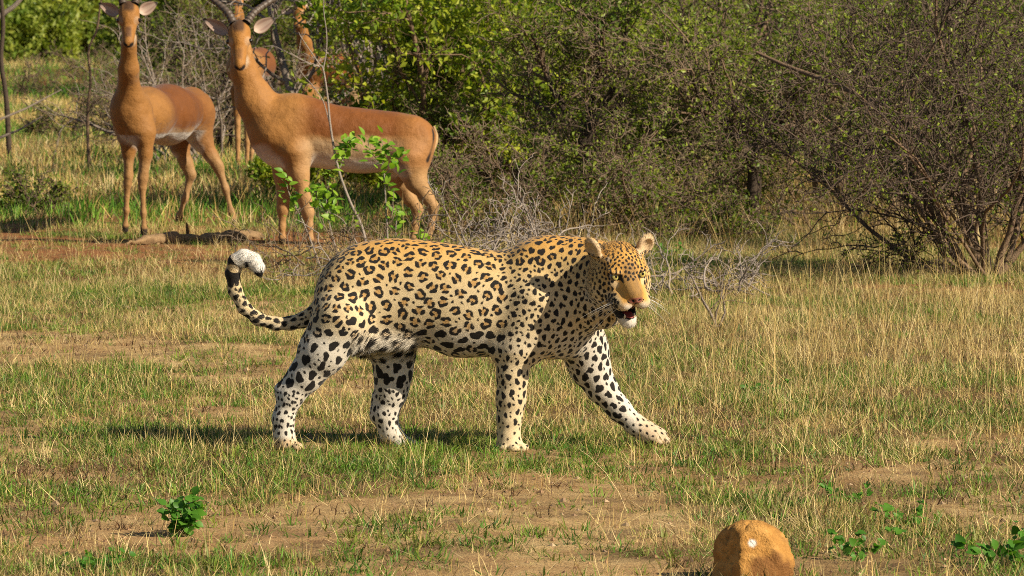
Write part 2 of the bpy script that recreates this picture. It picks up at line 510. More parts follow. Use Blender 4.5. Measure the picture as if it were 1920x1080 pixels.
def build_grass():
    rng = np.random.default_rng(11)
    gm = blade_material('green_grass_blade', .25, .5); dm = blade_material('dry_grass_blade', .15, .6)
    def pick_col(A, n):
        A = np.array(A); i = rng.integers(0, len(A), n); j = rng.integers(0, len(A), n); t = rng.random(n)[:, None]
        return (A[i] * t + A[j] * (1 - t)) * rng.uniform(.75, 1.2, n)[:, None]
    GREEN = [(.065, .185, .016), (.11, .25, .022), (.17, .29, .028), (.25, .30, .045), (.045, .12, .014), (.22, .24, .06)]
    DRY = [(.62, .47, .18), (.52, .36, .12), (.72, .58, .29), (.40, .26, .09), (.56, .45, .16), (.20, .12, .05)]
    def tufts(n_t, y0, y1, prob, per, spread):
        x, y = scatter(rng, n_t, y0, y1); px, py = to_px(x, y)
        keep = rng.random(n_t) < prob(x, y, px, py); x, y = x[keep], y[keep]
        k = rng.integers(per[0], per[1], len(x)); sz = rng.uniform(.6, 1.4, len(x))
        i = np.repeat(np.arange(len(x)), k); a = rng.uniform(0, 2 * np.pi, len(i)); r = np.abs(rng.normal(0, spread, len(i))) * sz[i]
        bx, by = x[i] + r * np.cos(a), y[i] + r * np.sin(a)
        return bx, by, a, sz[i], i
    nz = lambda x, y, s, sd: fbm2(x * s + 31, y * s * .8 + 17, sd, 4)
    bare_of = lambda x, y, px, py: np.clip(patch(px, py, BARE) + smooth(.52, .65, nz(x, y, .9, 41)) * .8, 0, 1)
    # low green grass
    def p_green(x, y, px, py):
        g = .20 + .56 * smooth(.48, .58, nz(x, y, 1.4, 21)) + .9 * patch(px, py, LUSH) - .12 * patch(px, py, TALL) 
        return np.clip(g * (1 - .93 * bare_of(x, y, px, py)), .012, 1)
    def spots(n, y0, y1, prob, side=2.0):
        x, y = scatter(rng, n, y0, y1, side); px, py = to_px(x, y); k = rng.random(n) < prob(x, y, px, py); return x[k], y[k]
    g_kinds = tuft_kinds('green_grass', 28, (12, 24), .028, (.014, .046), (.0020, .0042), (.65, .45), (-.2, 1.5), lambda n: pick_col(GREEN, n), gm, rng)
    x, y = spots(150000, 10.9, 31, p_green)
    scatter_tufts('green_grass', x, y, rng.uniform(.6, 1.45, len(x)), g_kinds, rng)
    # short straw between
    def p_dry(x, y, px, py):
        g = .38 + .62 * smooth(.46, .58, nz(x, y, 1.7, 51)) + .4 * patch(px, py, TALL) - .25 * patch(px, py, LUSH)
        return np.clip(g * (1 - .86 * bare_of(x, y, px, py)), .02, 1)
    d_kinds = tuft_kinds('dry_grass', 28, (5, 13), .045, (.025, .09), (.0010, .0020), (.8, .45), (-.3, .9), lambda n: pick_col(DRY, n), dm, rng, vary=.25)
    x, y = spots(84000, 10.9, 32, p_dry)
    scatter_tufts('dry_grass', x, y, rng.uniform(.6, 1.4, len(x)), d_kinds, rng)
    # withered brown tufts
    DARKP = [(160, 892, 230, 20, 1.0), (1290, 770, 90, 30, .6), (1760, 778, 170, 18, .7), (1330, 640, 60, 40, .5), (60, 440, 60, 30, .4), (1500, 700, 60, 30, .4)]
    w_kinds = tuft_kinds('withered_grass', 10, (8, 16), .03, (.015, .05), (.002, .004), (.7, .4), (-.2, 1.2), lambda n: pick_col([(.10, .055, .028), (.16, .085, .04), (.06, .035, .022), (.26, .16, .07)], n), dm, rng, vary=None)
    x, y = spots(40000, 10.9, 26, lambda x, y, px, py: np.clip(patch(px, py, DARKP) * .9 + .10 * smooth(.5, .6, nz(x, y, 2.0, 55)), .01, 1))
    scatter_tufts('withered_grass', x, y, rng.uniform(.6, 1.4, len(x)), w_kinds, rng)
    # tall dry stalks
    def p_tall(x, y, px, py):
        g = .06 + .75 * patch(px, py, TALL) * (.25 + .9 * smooth(.42, .58, nz(x, y, 1.5, 64))) + .16 * smooth(.5, .65, nz(x, y, .8, 61))
        g = g * (py < 880) + .05 * (py >= 880)
        return np.clip(g * (1 - .6 * bare_of(x, y, px, py)) * np.where(y > 14.2, 1, .8), .004, 1)
    bx, by, a, sz, i = tufts(7600, 11.2, 33, p_tall, (3, 8), .06)
    n = len(bx); base = np.stack([bx, by, ground_h(bx, by) - .004], 1)
    tc = pick_col(DRY, n)
    hh = rng.uniform(.14, .46, n) * (.55 + .9 * nz(bx, by, 1.6, 63)) * np.where(rng.random(n) < .3, 1.3, .85)
    hh *= np.where(by < 15.3, .62, 1.0) * np.where(by > 19, .72, 1.0)
    blades('tall_dry_grass', base, hh, rng.uniform(.0012, .0023, n), a + rng.normal(0, 1, n), np.abs(rng.normal(.26, .24, n)), rng.uniform(-.2, .8, n), tc, dm, rng, 4)
    # dry undergrowth beneath the thicket
    u_kinds = tuft_kinds('undergrowth', 16, (7, 13), .07, (.10, .38), (.002, .0045), (.28, .25), (-.2, .8), lambda n: pick_col(DRY[1:4] + [(.22, .13, .05), (.13, .08, .035)], n), dm, rng, seg=3)
    x, y = spots(5500, 27, 42, lambda x, y, px, py: (px > 820) * np.clip(.1 + .9 * smooth(.40, .58, nz(x, y, .7, 66)), 0, 1), 2)
    scatter_tufts('undergrowth_grass', x, y, rng.uniform(.5, 1.2, len(x)), u_kinds, rng)
    # straw lying flat
    x, y = scatter(rng, 110000, 10.9, 28); n = len(x)
    base = np.stack([x, y, ground_h(x, y) + rng.uniform(.003, .02, n)], 1)
    blades('straw_litter', base, rng.uniform(.02, .13, n), rng.uniform(.0012, .0028, n), rng.uniform(0, 6.3, n), rng.uniform(1.25, 1.58, n), rng.uniform(-.05, .1, n), pick_col(DRY + [(.30, .20, .10), (.20, .14, .08)], n), dm, rng, 1)
    # crumbs of soil and small pebbles
    x, y = scatter(rng, 7000, 10.9, 24); n = len(x); r = rng.uniform(.003, .011, n) * np.where(rng.random(n) < .06, 1.8, 1)
    octa = np.array([[1, 0, 0], [-1, 0, 0], [0, 1, 0], [0, -1, 0], [0, 0, .75], [0, 0, -.75]], float)
    V = np.stack([x, y, ground_h(x, y)], 1)[:, None] + octa[None] * r[:, None, None] * rng.uniform(.6, 1.35, (n, 6, 1))
    tri = np.array([[0, 2, 4], [2, 1, 4], [1, 3, 4], [3, 0, 4], [2, 0, 5], [1, 2, 5], [3, 1, 5], [0, 3, 5]])
    o = mesh_from('pebbles', V.reshape(-1, 3), (np.arange(n)[:, None, None] * 6 + tri[None]).ravel(), np.full(n * 8, 3), dm, smooth_on=False)
    point_color(o.data, 'tint', np.repeat(pick_col([(.34, .20, .10), (.22, .13, .07), (.45, .32, .19), (.14, .09, .05)], n), 6, 0)); o['kind'] = 'stuff'
    # the grass further back, coarser with distance
    fg = tuft_kinds('far_green', 12, (8, 14), .07, (.04, .15), (.004, .008), (.35, .3), (0, .9), lambda n: pick_col(GREEN, n) * 1.2, gm, rng)
    fd = tuft_kinds('far_dry', 12, (8, 14), .08, (.05, .19), (.003, .007), (.4, .3), (0, .8), lambda n: pick_col(DRY[:5], n), dm, rng)
    gre = lambda x, y: .25 + .65 * smooth(.42, .6, nz(x, y, .35, 81))
    x, y = spots(46000, 30, 66, lambda x, y, px, py: np.clip(1 - .6 * patch(px, py, BARE),   .05, 1), 7.0); k = rng.random(len(x)) < gre(x, y)
    scatter_tufts('far_green_grass', x[k], y[k], rng.uniform(.6, 1.4, k.sum()), fg, rng); scatter_tufts('far_dry_grass', x[~k], y[~k], rng.uniform(.6, 1.4, (~k).sum()), fd, rng)
    x, y = spots(52000, 66, 190, lambda x, y, px, py: np.ones(len(x)), 22); k = rng.random(len(x)) < gre(x, y) + .1
    scatter_tufts('distant_green_grass', x[k], y[k], rng.uniform(1.3, 2.4, k.sum()), fg, rng); scatter_tufts('distant_dry_grass', x[~k], y[~k], rng.uniform(1.3, 2.2, (~k).sum()), fd, rng)

# ------------------------------------------------------------------ the leopard
PXM = 1 / 570.0               # metres per photo pixel where the leopard walks

def coat_material():
    t = NT('leopard_coat')
    base = t.attr('coat').outputs['Color']; sp = t.attr('spot').outputs['Fac']
    co = t.coords()
    n = t.noise(420, 2, 0.6, co).outputs['Fac']
    n2 = t.noise(55, 3, 0.6, co).outputs['Fac']
    d = t.math('MULTIPLY_ADD', n, 0.0035, sp)
    d = t.math('SUBTRACT', d, 0.00175)
    f = t.n('ShaderNodeMapRange', interpolation_type='SMOOTHSTEP'); t.l(d, f.inputs[0])
    f.inputs[1].default_value = 0.0012; f.inputs[2].default_value = -0.0016
    var = t.mix(n2, (0.80, 0.80, 0.80), (1.2, 1.18, 1.14)); b2 = t.mix(1.0, base, var, 'MULTIPLY')
    n3 = t.mix(n, (0.82, 0.82, 0.82), (1.18, 1.18, 1.18)); b2 = t.mix(1.0, b2, n3, 'MULTIPLY')
    c = t.mix(f.outputs[0], b2, (0.0105, 0.008, 0.0065))
    t.set(Base_Color=c, Roughness=0.72, Specular_IOR_Level=0.22, Sheen_Weight=0.12, Sheen_Roughness=0.5)
    t.bump(n, 0.35, 0.003)
    return t.m

def build_leopard():
    rng = np.random.default_rng(7)
    YC = 15.0
    P = lambda x, y, Y=YC: W(x, y, Y)
    px = PXM
    root_loc = np.array([W(760, 846, YC)[0], YC, float(ground_h(W(760, 846, YC)[0], YC))])
    # grid: finer round the head
    x0, x1 = W(415, 500, YC)[0], W(1262, 500, YC)[0]
    xh = W(1085, 500, YC)[0]
    xs = np.concatenate([np.arange(x0, xh, 0.0044), np.arange(xh, x1, 0.0028)])
    ys = np.arange(14.60, 15.24, 0.0040)
    zt, zh, zb = W(960, 424, 15.1)[2], W(960, 626, YC)[2], -0.035
    zs = np.concatenate([np.arange(zb, zh, 0.0046), np.arange(zh, zt, 0.0029)])
    B = Body(xs, ys, zs)
    # trunk outline
    T = [(588, 548, 572, 15.0, .030), (598, 520, 618, 15.0, .062), (620, 487, 645, 15.0, .092), (653, 463, 652, 15.0, .115), (700, 450, 648, 15.0, .124),
         (756, 447, 648, 15.0, .126), (800, 451, 652, 15.0, .132), (845, 457, 669, 15.0, .140), (892, 465, 670, 15.0, .142), (930, 470, 668, 15.0, .138), (953, 470, 668, 15.0, .134),
         (986, 460, 668, 15.0, .128), (1023, 452, 664, 15.0, .120), (1055, 456, 655, 15.0, .108), (1085, 470, 640, 14.99, .09), (1104, 500, 615, 14.99, .06), (1116, 540, 575, 14.99, .02)]
    T = np.array(T)
    tx = np.array([W(a[0], 550, YC)[0] for a in T]); tt = [W(a[0], a[1], YC)[2] for a in T]; tb = [W(a[0], a[2], YC)[2] for a in T]
    B.loft(tx, tt, tb, T[:, 3], T[:, 4], 0.02, 2.2)
    N, Fr = 14.905, 15.105     # near and far legs
    def ch(pts, Y, k=0.03, ysc=1.0):
        B.chain([(P(a, b, Y if len(q) < 2 else Y + q[1]), q[0] * px * .955) for a, b, *q in pts], k, ysc)
    # near shoulder, blade and upper arm
    B.ell(P(1010, 530, 14.925), (48 * px, .040, 72 * px), None, 0.05)
    B.cone(P(1000, 560, 14.905), P(966, 655, 14.905), 44 * px, 34 * px, 0.045)
    B.cone(P(1040, 600, 14.93), P(985, 650, 14.92), 46 * px, 34 * px, 0.05)
    B.ell(P(1036, 490, 14.955), (36 * px, .05, 36 * px), None, 0.04)
    ch([(966, 655, 34), (959, 700, 28), (958, 748, 28), (955, 785, 23), (954, 818, 20.5), (956, 832, 20)], N, 0.02)
    B.ell(P(938, 655, 14.905), (20 * px, .028, 24 * px), None, 0.03)        # elbow
    B.ell(P(968, 705, 14.885), (20 * px, .022, 36 * px), None, 0.03)        # forearm
    B.ell(P(1003, 602, 14.885), (30 * px, .022, 48 * px), rot2(-20), 0.03)  # upper arm
    # far shoulder and reaching foreleg
    B.ell(P(1030, 540, 15.08), (56 * px, .05, 68 * px), None, 0.05)
    B.cone(P(1070, 600, 15.06), P(1097, 655, 15.09), 56 * px, 44 * px, 0.05)
    ch([(1095, 650, 43), (1106, 688, 39), (1128, 727, 29), (1160, 766, 22), (1192, 797, 19), (1216, 812, 19), (1236, 819, 14)], Fr, 0.025)
    # brisket and neck
    B.ell(P(1045, 610, 15.0), (60 * px, .085, 58 * px), None, 0.05)
    B.cone(P(1020, 528, 15.0), P(1108, 528, 14.95), 78 * px, 72 * px, 0.05, 0.80)
    B.cone(P(1100, 520, 14.95), P(1140, 528, 14.89), 66 * px, 60 * px, 0.05, 0.85)
    B.cone(P(1085, 575, 14.95), P(1130, 580, 14.88), 46 * px, 36 * px, 0.05)
    # near thigh and hind leg
    B.ell(P(648, 575, 14.925), (58 * px, .050, 82 * px), rot2(18), 0.05)
    ch([(640, 600, 58), (604, 660, 45), (574, 705, 30), (545, 742, 22.5), (531, 785, 18.5), (533, 818, 17.5), (538, 834, 16)], N, 0.03)
    B.cone(P(525, 728, N + .01), P(534, 757, N), 9 * px, 12 * px, 0.02)
    B.cone(P(560, 690, N), P(526, 730, N), 12 * px, 8 * px, 0.02)
    B.ell(P(610, 640, 14.875), (26 * px, .022, 44 * px), rot2(38), 0.03)    # thigh muscle
    # far thigh and hind leg
    B.ell(P(690, 590, 15.075), (70 * px, .05, 80 * px), None, 0.05)
    ch([(725, 620, 52), (738, 660, 41), (737, 700, 35), (734, 735, 29), (722, 778, 22), (732, 812, 18), (756, 830, 14)], Fr - .03, 0.03)
    B.cone(P(706, 745, Fr - .03), P(704, 780, Fr - .03), 9 * px, 10 * px, 0.02)
    # flesh between the hind legs and the loose skin of the flank
    B.ell(P(690, 625, 15.0), (60 * px, .085, 26 * px), None, 0.05)
    B.cone(P(655, 640, 14.93), P(760, 640, 14.95), 16 * px, 14 * px, 0.04)
    # paws with toes
    def paw(x, y, Y, dirs, toes, r, k=0.012):
        for (dx, dy, dz) in toes:
            B.ell(P(x + dx, y + dz, Y + dy), (r * 1.15 * px, r * .8 * px, r * .85 * px), None, k)
    B.ell(P(543, 838, N - .005), (20 * px, .034, 12 * px), None, 0.02)
    paw(555, 838, N - .005, 0, [(2, -.034, 1), (9, -.011, 0), (9, .013, 0), (2, .034, 0)], 9, .006)
    B.ell(P(762, 833, Fr - .03), (24 * px, .03, 10 * px), None, 0.02)
    paw(783, 836, Fr - .03, 0, [(0, -.028, 1), (9, -.010, 1), (11, .012, 0), (4, .028, 0)], 9)
    B.ell(P(956, 835, N), (24 * px, .040, 15 * px), None, 0.02)
    paw(960, 838, N - .012, 0, [(-14, -.026, 3), (3, -.038, 3), (18, -.024, 2), (22, .004, 1)], 9, .006)
    B.ell(P(1228, 820, Fr), (22 * px, .042, 13 * px), rot2(-25), 0.02)
    paw(1240, 824, Fr, 0, [(-6, -.038, 4), (7, -.014, 3), (8, .013, 1), (0, .036, 1)], 8.5, .006)
    # tail
    TS = 1.14
    TAIL = [(606, 575, 20), (590, 590, 15), (568, 600, 12.5), (545, 606, 11), (517, 607, 10.5), (484, 598, 10.5), (458, 577, 10.5), (441, 545, 11), (436, 512, 11.5), (443, 491, 13), (458, 484, 14), (474, 489, 13), (484, 502, 10), (487, 513, 5)]
    tl = np.array([P(a, b, 15.0 - .05 * (i / 13.0)) for i, (a, b, r) in enumerate(TAIL)]); tr = [r * TS * px for *_, r in TAIL]
    B.chain(list(zip(tl, tr)), 0.012)
    # head
    HC = P(1161, 508, 14.80); R = rot_axes(math.radians(21), math.radians(19), math.radians(5)); hs = 0.0114
    H = lambda f, s, u: HC + R @ (np.array([f, s, u], float) * hs)
    def he(f, s, u, r, k=0.012, rx=0.0, cut=False, yaw=0.0):
        Rl = R @ axis_rot(1, rx) @ axis_rot(2, yaw)
        B.ell(H(f, s, u), np.array(r) * hs, Rl, k, cut)
    def hc(a, b, r1, r2, k=0.012): B.cone(H(*a), H(*b), r1 * hs, r2 * hs, k)
    he(-1.5, 0, 1.4, (8.2, 7.7, 6.4), 0.02)
    he(3.0, 0, 2.9, (5.2, 5.9, 3.7), 0.02)
    for s in (-1, 1):
        he(0.6, s * 4.9, -3.4, (5.4, 4.3, 6.2), 0.025)          # cheek and ruff
        he(5.4, s * 3.7, -0.9, (2.6, 2.5, 2.2), 0.018)          # cheek bone
        he(6.3, s * 3.7, 3.05, (2.0, 2.4, 0.85), 0.010)         # brow
        he(10.2, s * 2.6, -5.0, (3.4, 2.95, 2.6), 0.010)       # whisker pad
        he(7.0, s * 3.2, -4.6, (4.0, 2.8, 3.2), 0.02)
    hc((4.0, 0, 1.2), (11.6, 0, -2.2), 3.6, 2.8, 0.016)        # bridge of the nose
    he(12.6, 0, -3.1, (1.3, 2.1, 1.2), 0.008)                # nose
    hc((0, 0, -6.8), (7.2, 0, -10.9), 4.5, 2.8, 0.02)           # lower jaw
    he(8.6, 0, -12.0, (2.0, 2.2, 1.9), 0.012)                   # chin
    he(10.2, 0, -8.2, (5.0, 2.5, 1.25), 0.006, rx=math.radians(20), cut=True)   # open mouth
    for s in (-1, 1):
        he(7.75, s * 4.05, 1.45, (1.7, 1.25, 0.60), 0.004, cut=True)   # eye slits
        he(13.9, s * 0.95, -3.4, (0.5, 0.5, 0.30), 0.003, cut=True)
    # ears: thin cups
    for s, fwd, ang, top in ((1, -0.2, 20, 1.0), (-1, -1.2, -16, 1.0)):
        E = R @ axis_rot(0, math.radians(-ang)) @ axis_rot(2, math.radians(s * (12 if s > 0 else 62)))
        c = np.array([fwd, s * (7.7 if s > 0 else 7.9), 7.2 if s > 0 else 7.4])
        B.ell(H(*c), np.array([1.4, 2.75, 3.2]) * hs, E, 0.012)
        B.ell(H(*c) + E @ np.array([1.35, 0, -.2]) * hs, np.array([1.45, 2.05, 2.45]) * hs, E, 0.004, cut=True)
    V, Q = B.skin(2)
    del B
    Nn = quad_normals(V, Q)
    # drop stray bits: keep the piece that holds most vertices (a quick flood over the quads)
    par = np.arange(len(V))
    for _ in range(60):
        m = par[Q].min(1); p0 = par.copy()
        for i in range(4): np.minimum.at(par, p0[Q[:, i]], m)
        for _ in range(4): par = par[par]
        if (p0 == par).all(): break
    keep = par == np.bincount(par).argmax()
    if keep.sum() > 0.5 * len(V):
        remap = np.cumsum(keep) - 1; Q = remap[Q[keep[Q].all(1)]]; V = V[keep]; Nn = Nn[keep]
    # photo-like side coordinates for laying out the coat
    u = 960 + V[:, 0] * F_PX / 15.0; v = 847 - V[:, 2] / px
    hl = (V - HC) @ R / hs                                       # head coordinates
    hf, hsd, hu = hl.T
    rad = np.sqrt((hf * .85) ** 2 + hsd ** 2 + hu ** 2)
    head = ((rad < 12.0) & (hf > -4.5)) | ((hu > 3) & (rad < 14) & (hf > -6)) | ((hf > 2) & (rad < 18))
    head &= u > 1078
    # arc position along the tail
    seg = np.linspace(0, len(tl) - 1, 260); tp = np.stack([np.interp(seg, np.arange(len(tl)), tl[:, q]) for q in range(3)], 1)
    tail_d = np.full(len(V), 9.0); tail_s = np.zeros(len(V))
    cand = np.where(u < 606)[0]
    for i in range(0, len(cand), 4000):
        c = cand[i:i + 4000]; dd = np.linalg.norm(V[c, None] - tp[None], axis=2)
        tail_d[c] = dd.min(1); tail_s[c] = seg[dd.argmin(1)]
    tail = (tail_d < 0.033) & (u < 590) & (v < 640)
    # ---- base colour of the hair
    gold = np.array([0.53, 0.285, 0.065]); tan = np.array([0.55, 0.375, 0.145]); cream = np.array([0.61, 0.49, 0.295]); white = np.array([0.61, 0.56, 0.475])
    def lay(c, col, w): return c * (1 - w[:, None]) + np.asarray(col) * w[:, None]
    wob = 16 * (fbm2(u * .03, v * .03, 4, 3) - .5)
    c = np.tile(gold, (len(V), 1))
    c = lay(c, tan, smooth(450, 500, v + wob)); c = lay(c, cream, smooth(480, 560, v + wob) * .9)
    belly = smooth(595, 650, v + wob)
    fore = (u > 915) & (u < 1040) & (V[:, 1] < 15.02)
    c = lay(c, white, belly * np.where(fore, 0.35, 1.0))
    c = lay(c, white, smooth(600, 560, u) * smooth(600, 660, v) * .8)
    c = lay(c, white, (V[:, 1] > 15.03) * smooth(600, 640, v) * .9)          # inner sides of the far legs
    c = lay(c, white, smooth(0.45, 0.95, -Nn[:, 2]) * smooth(560, 620, v) * .8)
    ochre = np.array([0.50, 0.33, 0.155])
    c = lay(c, ochre, (u < 580) * smooth(815, 828, v) * .75)
    c = lay(c, ochre, smooth(1185, 1215, u) * smooth(770, 790, v) * .6)
    c = lay(c, cream, (fore & (v > 660)) * .8)
    c = lay(c, white, tail * smooth(.0, .4, -Nn[:, 2]) * .7); c = lay(c, cream, tail * .35)
    c = lay(c, (0.72, 0.69, 0.63), tail * smooth(8.7, 9.3, tail_s))
    # head: golden crown, pale cheeks, white muzzle
    ch_ = np.tile(gold * 1.02, (len(V), 1))
    ch_ = lay(ch_, tan, smooth(5, 7.5, np.abs(hsd)))
    ch_ = lay(ch_, cream, smooth(-1, -4.5, hu) * smooth(3.2, 5, np.abs(hsd)))
    ch_ = lay(ch_, (0.30, 0.17, 0.055), (.55 + .9 * fbm2(hsd * 2.2 + 9, hu * 2.2 + hf, 6, 3)) * smooth(2.8, 1.2, np.abs(hsd)) * smooth(5, 8, hf) * smooth(-4.4, -3.0, hu))
    blob = lambda f, s, uu, r: smooth(1.0, .45, np.sqrt(((hf - f) / r[0]) ** 2 + ((np.abs(hsd) - s) / r[1]) ** 2 + ((hu - uu) / r[2]) ** 2))
    ch_ = lay(ch_, (0.64, 0.52, 0.34), blob(7.2, 4.4, -.5, (2.8, 2.4, 1.5)) * .6)       # pale under the eye
    ch_ = lay(ch_, (0.60, 0.46, 0.27), blob(7.2, 3.6, 2.9, (2.2, 2.2, .9)) * .5)
    ch_ = lay(ch_, (0.74, 0.68, 0.58), blob(11.0, 2.3, -5.6, (4.4, 3.0, 2.5)))           # muzzle
    ch_ = lay(ch_, white, smooth(-5.5, -8, hu))
    ch_ = lay(ch_, (0.68, 0.65, 0.60), blob(9.0, 0, -13.0, (3.0, 2.7, 1.8)))               # chin
    hw = (smooth(13.5, 11, rad) * smooth(-5, -3, hf)) * (u > 1078); hw = np.maximum(hw, ((hf > 3) & head) * 1.0)
    hw = np.maximum(hw, (hu > 6.0) & (np.abs(hsd) > 4) & (u > 1080) & (rad < 15))
    c = c * (1 - hw[:, None]) + ch_ * hw[:, None]
    # ---- spots: (signed distance to the nearest blotch, metres)
    D = np.full(len(V), 0.05)
    # spacing and kind over the body
    mz = (hf > 7.2) & (np.abs(hsd) < 3.4) & (hu < 1.4) & head
    noSpot = mz | ((hf > 5.6) & head & (hu < 1.3) & (np.abs(hsd) < 4.5) & (hu > -6.5)) | ((hf > 8) & head & (hu < -7)) | ((hu > 5.6) & (np.abs(hsd) > 5.0) & head)
    space = np.full(len(V), 23.0)
    reg = np.zeros(len(V), int)                    # 0 rosettes
    def region(mask, k, sp):
        reg[mask] = k; space[mask] = sp
    region(v < 463, 1, 17)
    region((u < 660) & (v >= 463), 2, 21)
    region((v > 588) & (u < 720) & (u > 585), 3, 22)
    region((u > 700) & (v > 622) & (u < 940), 4, 23)
    region((v > 655) & (u < 830), 3, 24)
    region((v > 730) & (u < 620), 5, 12.5); region((v > 735) & (u >= 620) & (u < 850), 5, 15.5)
    region((v > 812) & (u < 850), 6, 9)
    region((u > 938 + (v - 470) * .1) & (v < 690), 7, 15.5)
    region((u > 950) & (v < 497), 8, 19)
    region((u > 1050) & (v < 640), 9, 14.5)
    region((u > 925) & (v >= 655) & (V[:, 1] < 15.02), 10, 16.5)
    region((u > 925) & (v >= 795) & (V[:, 1] < 15.02), 6, 12)
    region((u > 1040) & (v >= 640) & (V[:, 1] > 15.0), 11, 17.5)
    region((u > 1175) & (v >= 740) & (V[:, 1] > 15.0), 6, 11)
    region(tail, 12, 13.5)
    region(head, 13, 7.4)
    region(head & (hu < 0) & (np.abs(hsd) > 4.0), 13, 9.5)
    sp_m = space * px
    alive = ~noSpot & ~(tail & (tail_s > 8.0)); order = rng.permutation(len(V))
    sites = []
    kd = kdtree.KDTree(len(V))
    for i, p in enumerate(V): kd.insert(p, i)
    kd.balance()
    for i in order:
        if not alive[i]: continue
        sites.append(i); r = sp_m[i] * .93
        for _, j, _ in kd.find_range(V[i], r): alive[j] = False
    sites = np.array(sites)
    for _ in range(4):
        ks = kdtree.KDTree(len(sites))
        for n_, i in enumerate(sites): ks.insert(V[i], n_)
        ks.balance()
        own = np.array([ks.find(p)[1] for p in V]); okv = ~noSpot
        cnt_ = np.maximum(np.bincount(own[okv], minlength=len(sites)), 1)
        cen = np.stack([np.bincount(own[okv], V[okv, q], len(sites)) for q in range(3)], 1) / cnt_[:, None]
        new = np.array([kd.find(p)[1] for p in cen])
        good = (reg[new] == reg[sites]) & ~noSpot[new] & ~(tail[new] & (tail_s[new] > 8)) & (np.linalg.norm(V[new] - V[sites], axis=1) < sp_m[sites] * .8)
        sites = np.where(good, new, sites)
    sites = list(sites)
    flow = lambda i: leopard_flow(u[i], v[i], reg[i])
    tint = np.zeros(len(V))
    main_n = len(sites); fills = iter(rng.permutation(len(V)))
    def more():
        yield from sites[:main_n]
        for i in fills:
            if D[i] > .0120 * min(1.0, space[i] / 22.0) and not noSpot[i] and not (tail[i] and tail_s[i] > 8.0) and reg[i] not in (13, 6): yield i
    seen = 0
    for i in more():
        seen += 1; filler = seen > main_n
        n = Nn[i]; k = reg[i]; a = flow(i); a = a - n * (a @ n)
        if np.linalg.norm(a) < .2: a = np.array([0, 0, 1.0]) - n * n[2]
        a /= np.linalg.norm(a); b = np.cross(n, a)
        spm = sp_m[i]
        idx = np.array([j for _, j, _ in kd.find_range(V[i], spm * 1.05)])
        q = V[idx] - V[i]; ok = Nn[idx] @ n > -.1; idx, q = idx[ok], q[ok]
        x, y, zz = q @ a, q @ b, np.abs(q @ n)
        def blob_(cx, cy, ra, rb, th):
            co, si = math.cos(th), math.sin(th)
            X, Y_ = (x - cx) * co + (y - cy) * si, -(x - cx) * si + (y - cy) * co
            an = np.arctan2(Y_ / rb, X / ra)
            w = 1 + .16 * np.cos(2 * an + rng.uniform(0, 6.3)) + .12 * np.cos(3 * an + rng.uniform(0, 6.3)) + .06 * np.cos(5 * an + rng.uniform(0, 6.3))
            rr = np.sqrt((X / ra) ** 2 + (Y_ / rb) ** 2)
            return (rr / w - 1) * min(ra, rb)
        d = np.full(len(idx), .05)
        ros = k in (0, 2) or (k == 8 and rng.random() < .55) or (k == 4 and rng.random() < .45) or (k == 3 and v[i] < 640 and rng.random() < .35) or (k == 1 and rng.random() < .4)
        if filler:
            fr = min(.0055, space[i] * px * .25) * rng.uniform(.75, 1.1)
            d = blob_(0, 0, fr * 1.15, fr * .85, rng.uniform(0, 3))
        elif ros:
            rho = spm * (.325 if k == 0 else .315) * rng.uniform(.85, 1.08)
            if k == 1: rho *= 1.1
            an = np.arctan2(y, x); rr = np.sqrt(x * x + y * y); f1, f2, f3, f4 = rng.uniform(0, 6.3, 4)
            shp = rho * (1 + .13 * np.cos(2 * an + f1) + .07 * np.cos(3 * an + f2))
            tw = px * rng.uniform(2.9, 3.8) * (1 + .25 * np.cos(2 * an + f3) + .22 * np.cos(5 * an + f4))
            d = np.abs(rr - shp) - tw
            g0 = rng.uniform(0, 6.3); ng = int(rng.integers(1, 4))
            for m in range(ng):
                ga = g0 + 6.283 * m / ng + rng.uniform(-.4, .4); da = np.abs((an - ga + np.pi) % (2 * np.pi) - np.pi)
                d = np.maximum(d, (rng.uniform(.20, .34) - da) * np.maximum(rr, .003))
            tint[idx] = np.maximum(tint[idx], smooth(rho * 1.15, rho * .6, np.sqrt(x ** 2 + y ** 2)) * (.8 if k in (0, 2, 8) else .45))
        else:
            s = spm
            ra, rb = {1: (.42, .21), 3: (.37, .29), 4: (.40, .29), 5: (.31, .24), 6: (.27, .20), 7: (.33, .25), 8: (.33, .27), 9: (.40, .24),
                      10: (.34, .25), 11: (.37, .29), 12: (.43, .33), 13: (.42, .30)}.get(k, (.3, .25))
            f = rng.uniform(.98, 1.32); ra *= s * f; rb *= s * f * rng.uniform(.9, 1.1)
            d = blob_(0, 0, ra, rb, rng.uniform(-.35, .35))
            if k in (3, 7, 10, 11) and rng.random() < .35:
                th = rng.uniform(0, 6.3); d = np.minimum(d, blob_(ra * .8 * math.cos(th), ra * .8 * math.sin(th), rb * .8, rb * .65, th))
        d = np.maximum(d, zz - spm * .55)
        D[idx] = np.minimum(D[idx], d)
    # black bands at the end of the tail, dark tip
    band = np.abs(((tail_s - 6.55) / 1.25) % 1.0 - .5) / .5
    tb_ = np.where(tail & (tail_s > 7.4) & (tail_s < 9.0), (0.42 - band) * .018 + 0.003 * np.sin(V[:, 1] * 300), .05)
    D = np.minimum(D, tb_)
    D = np.where(tail & (tail_s > 9.15) & (tail_s < 12.4), .05, D)
    D = np.minimum(D, np.where(tail & (tail_s > 10.2) & (tail_s < 10.8) & (V[:, 2] < W(0, 487, 15)[2]), -.003, .05))
    D = np.minimum(D, np.where(tail & (tail_s > 12.45), -.004, .05))
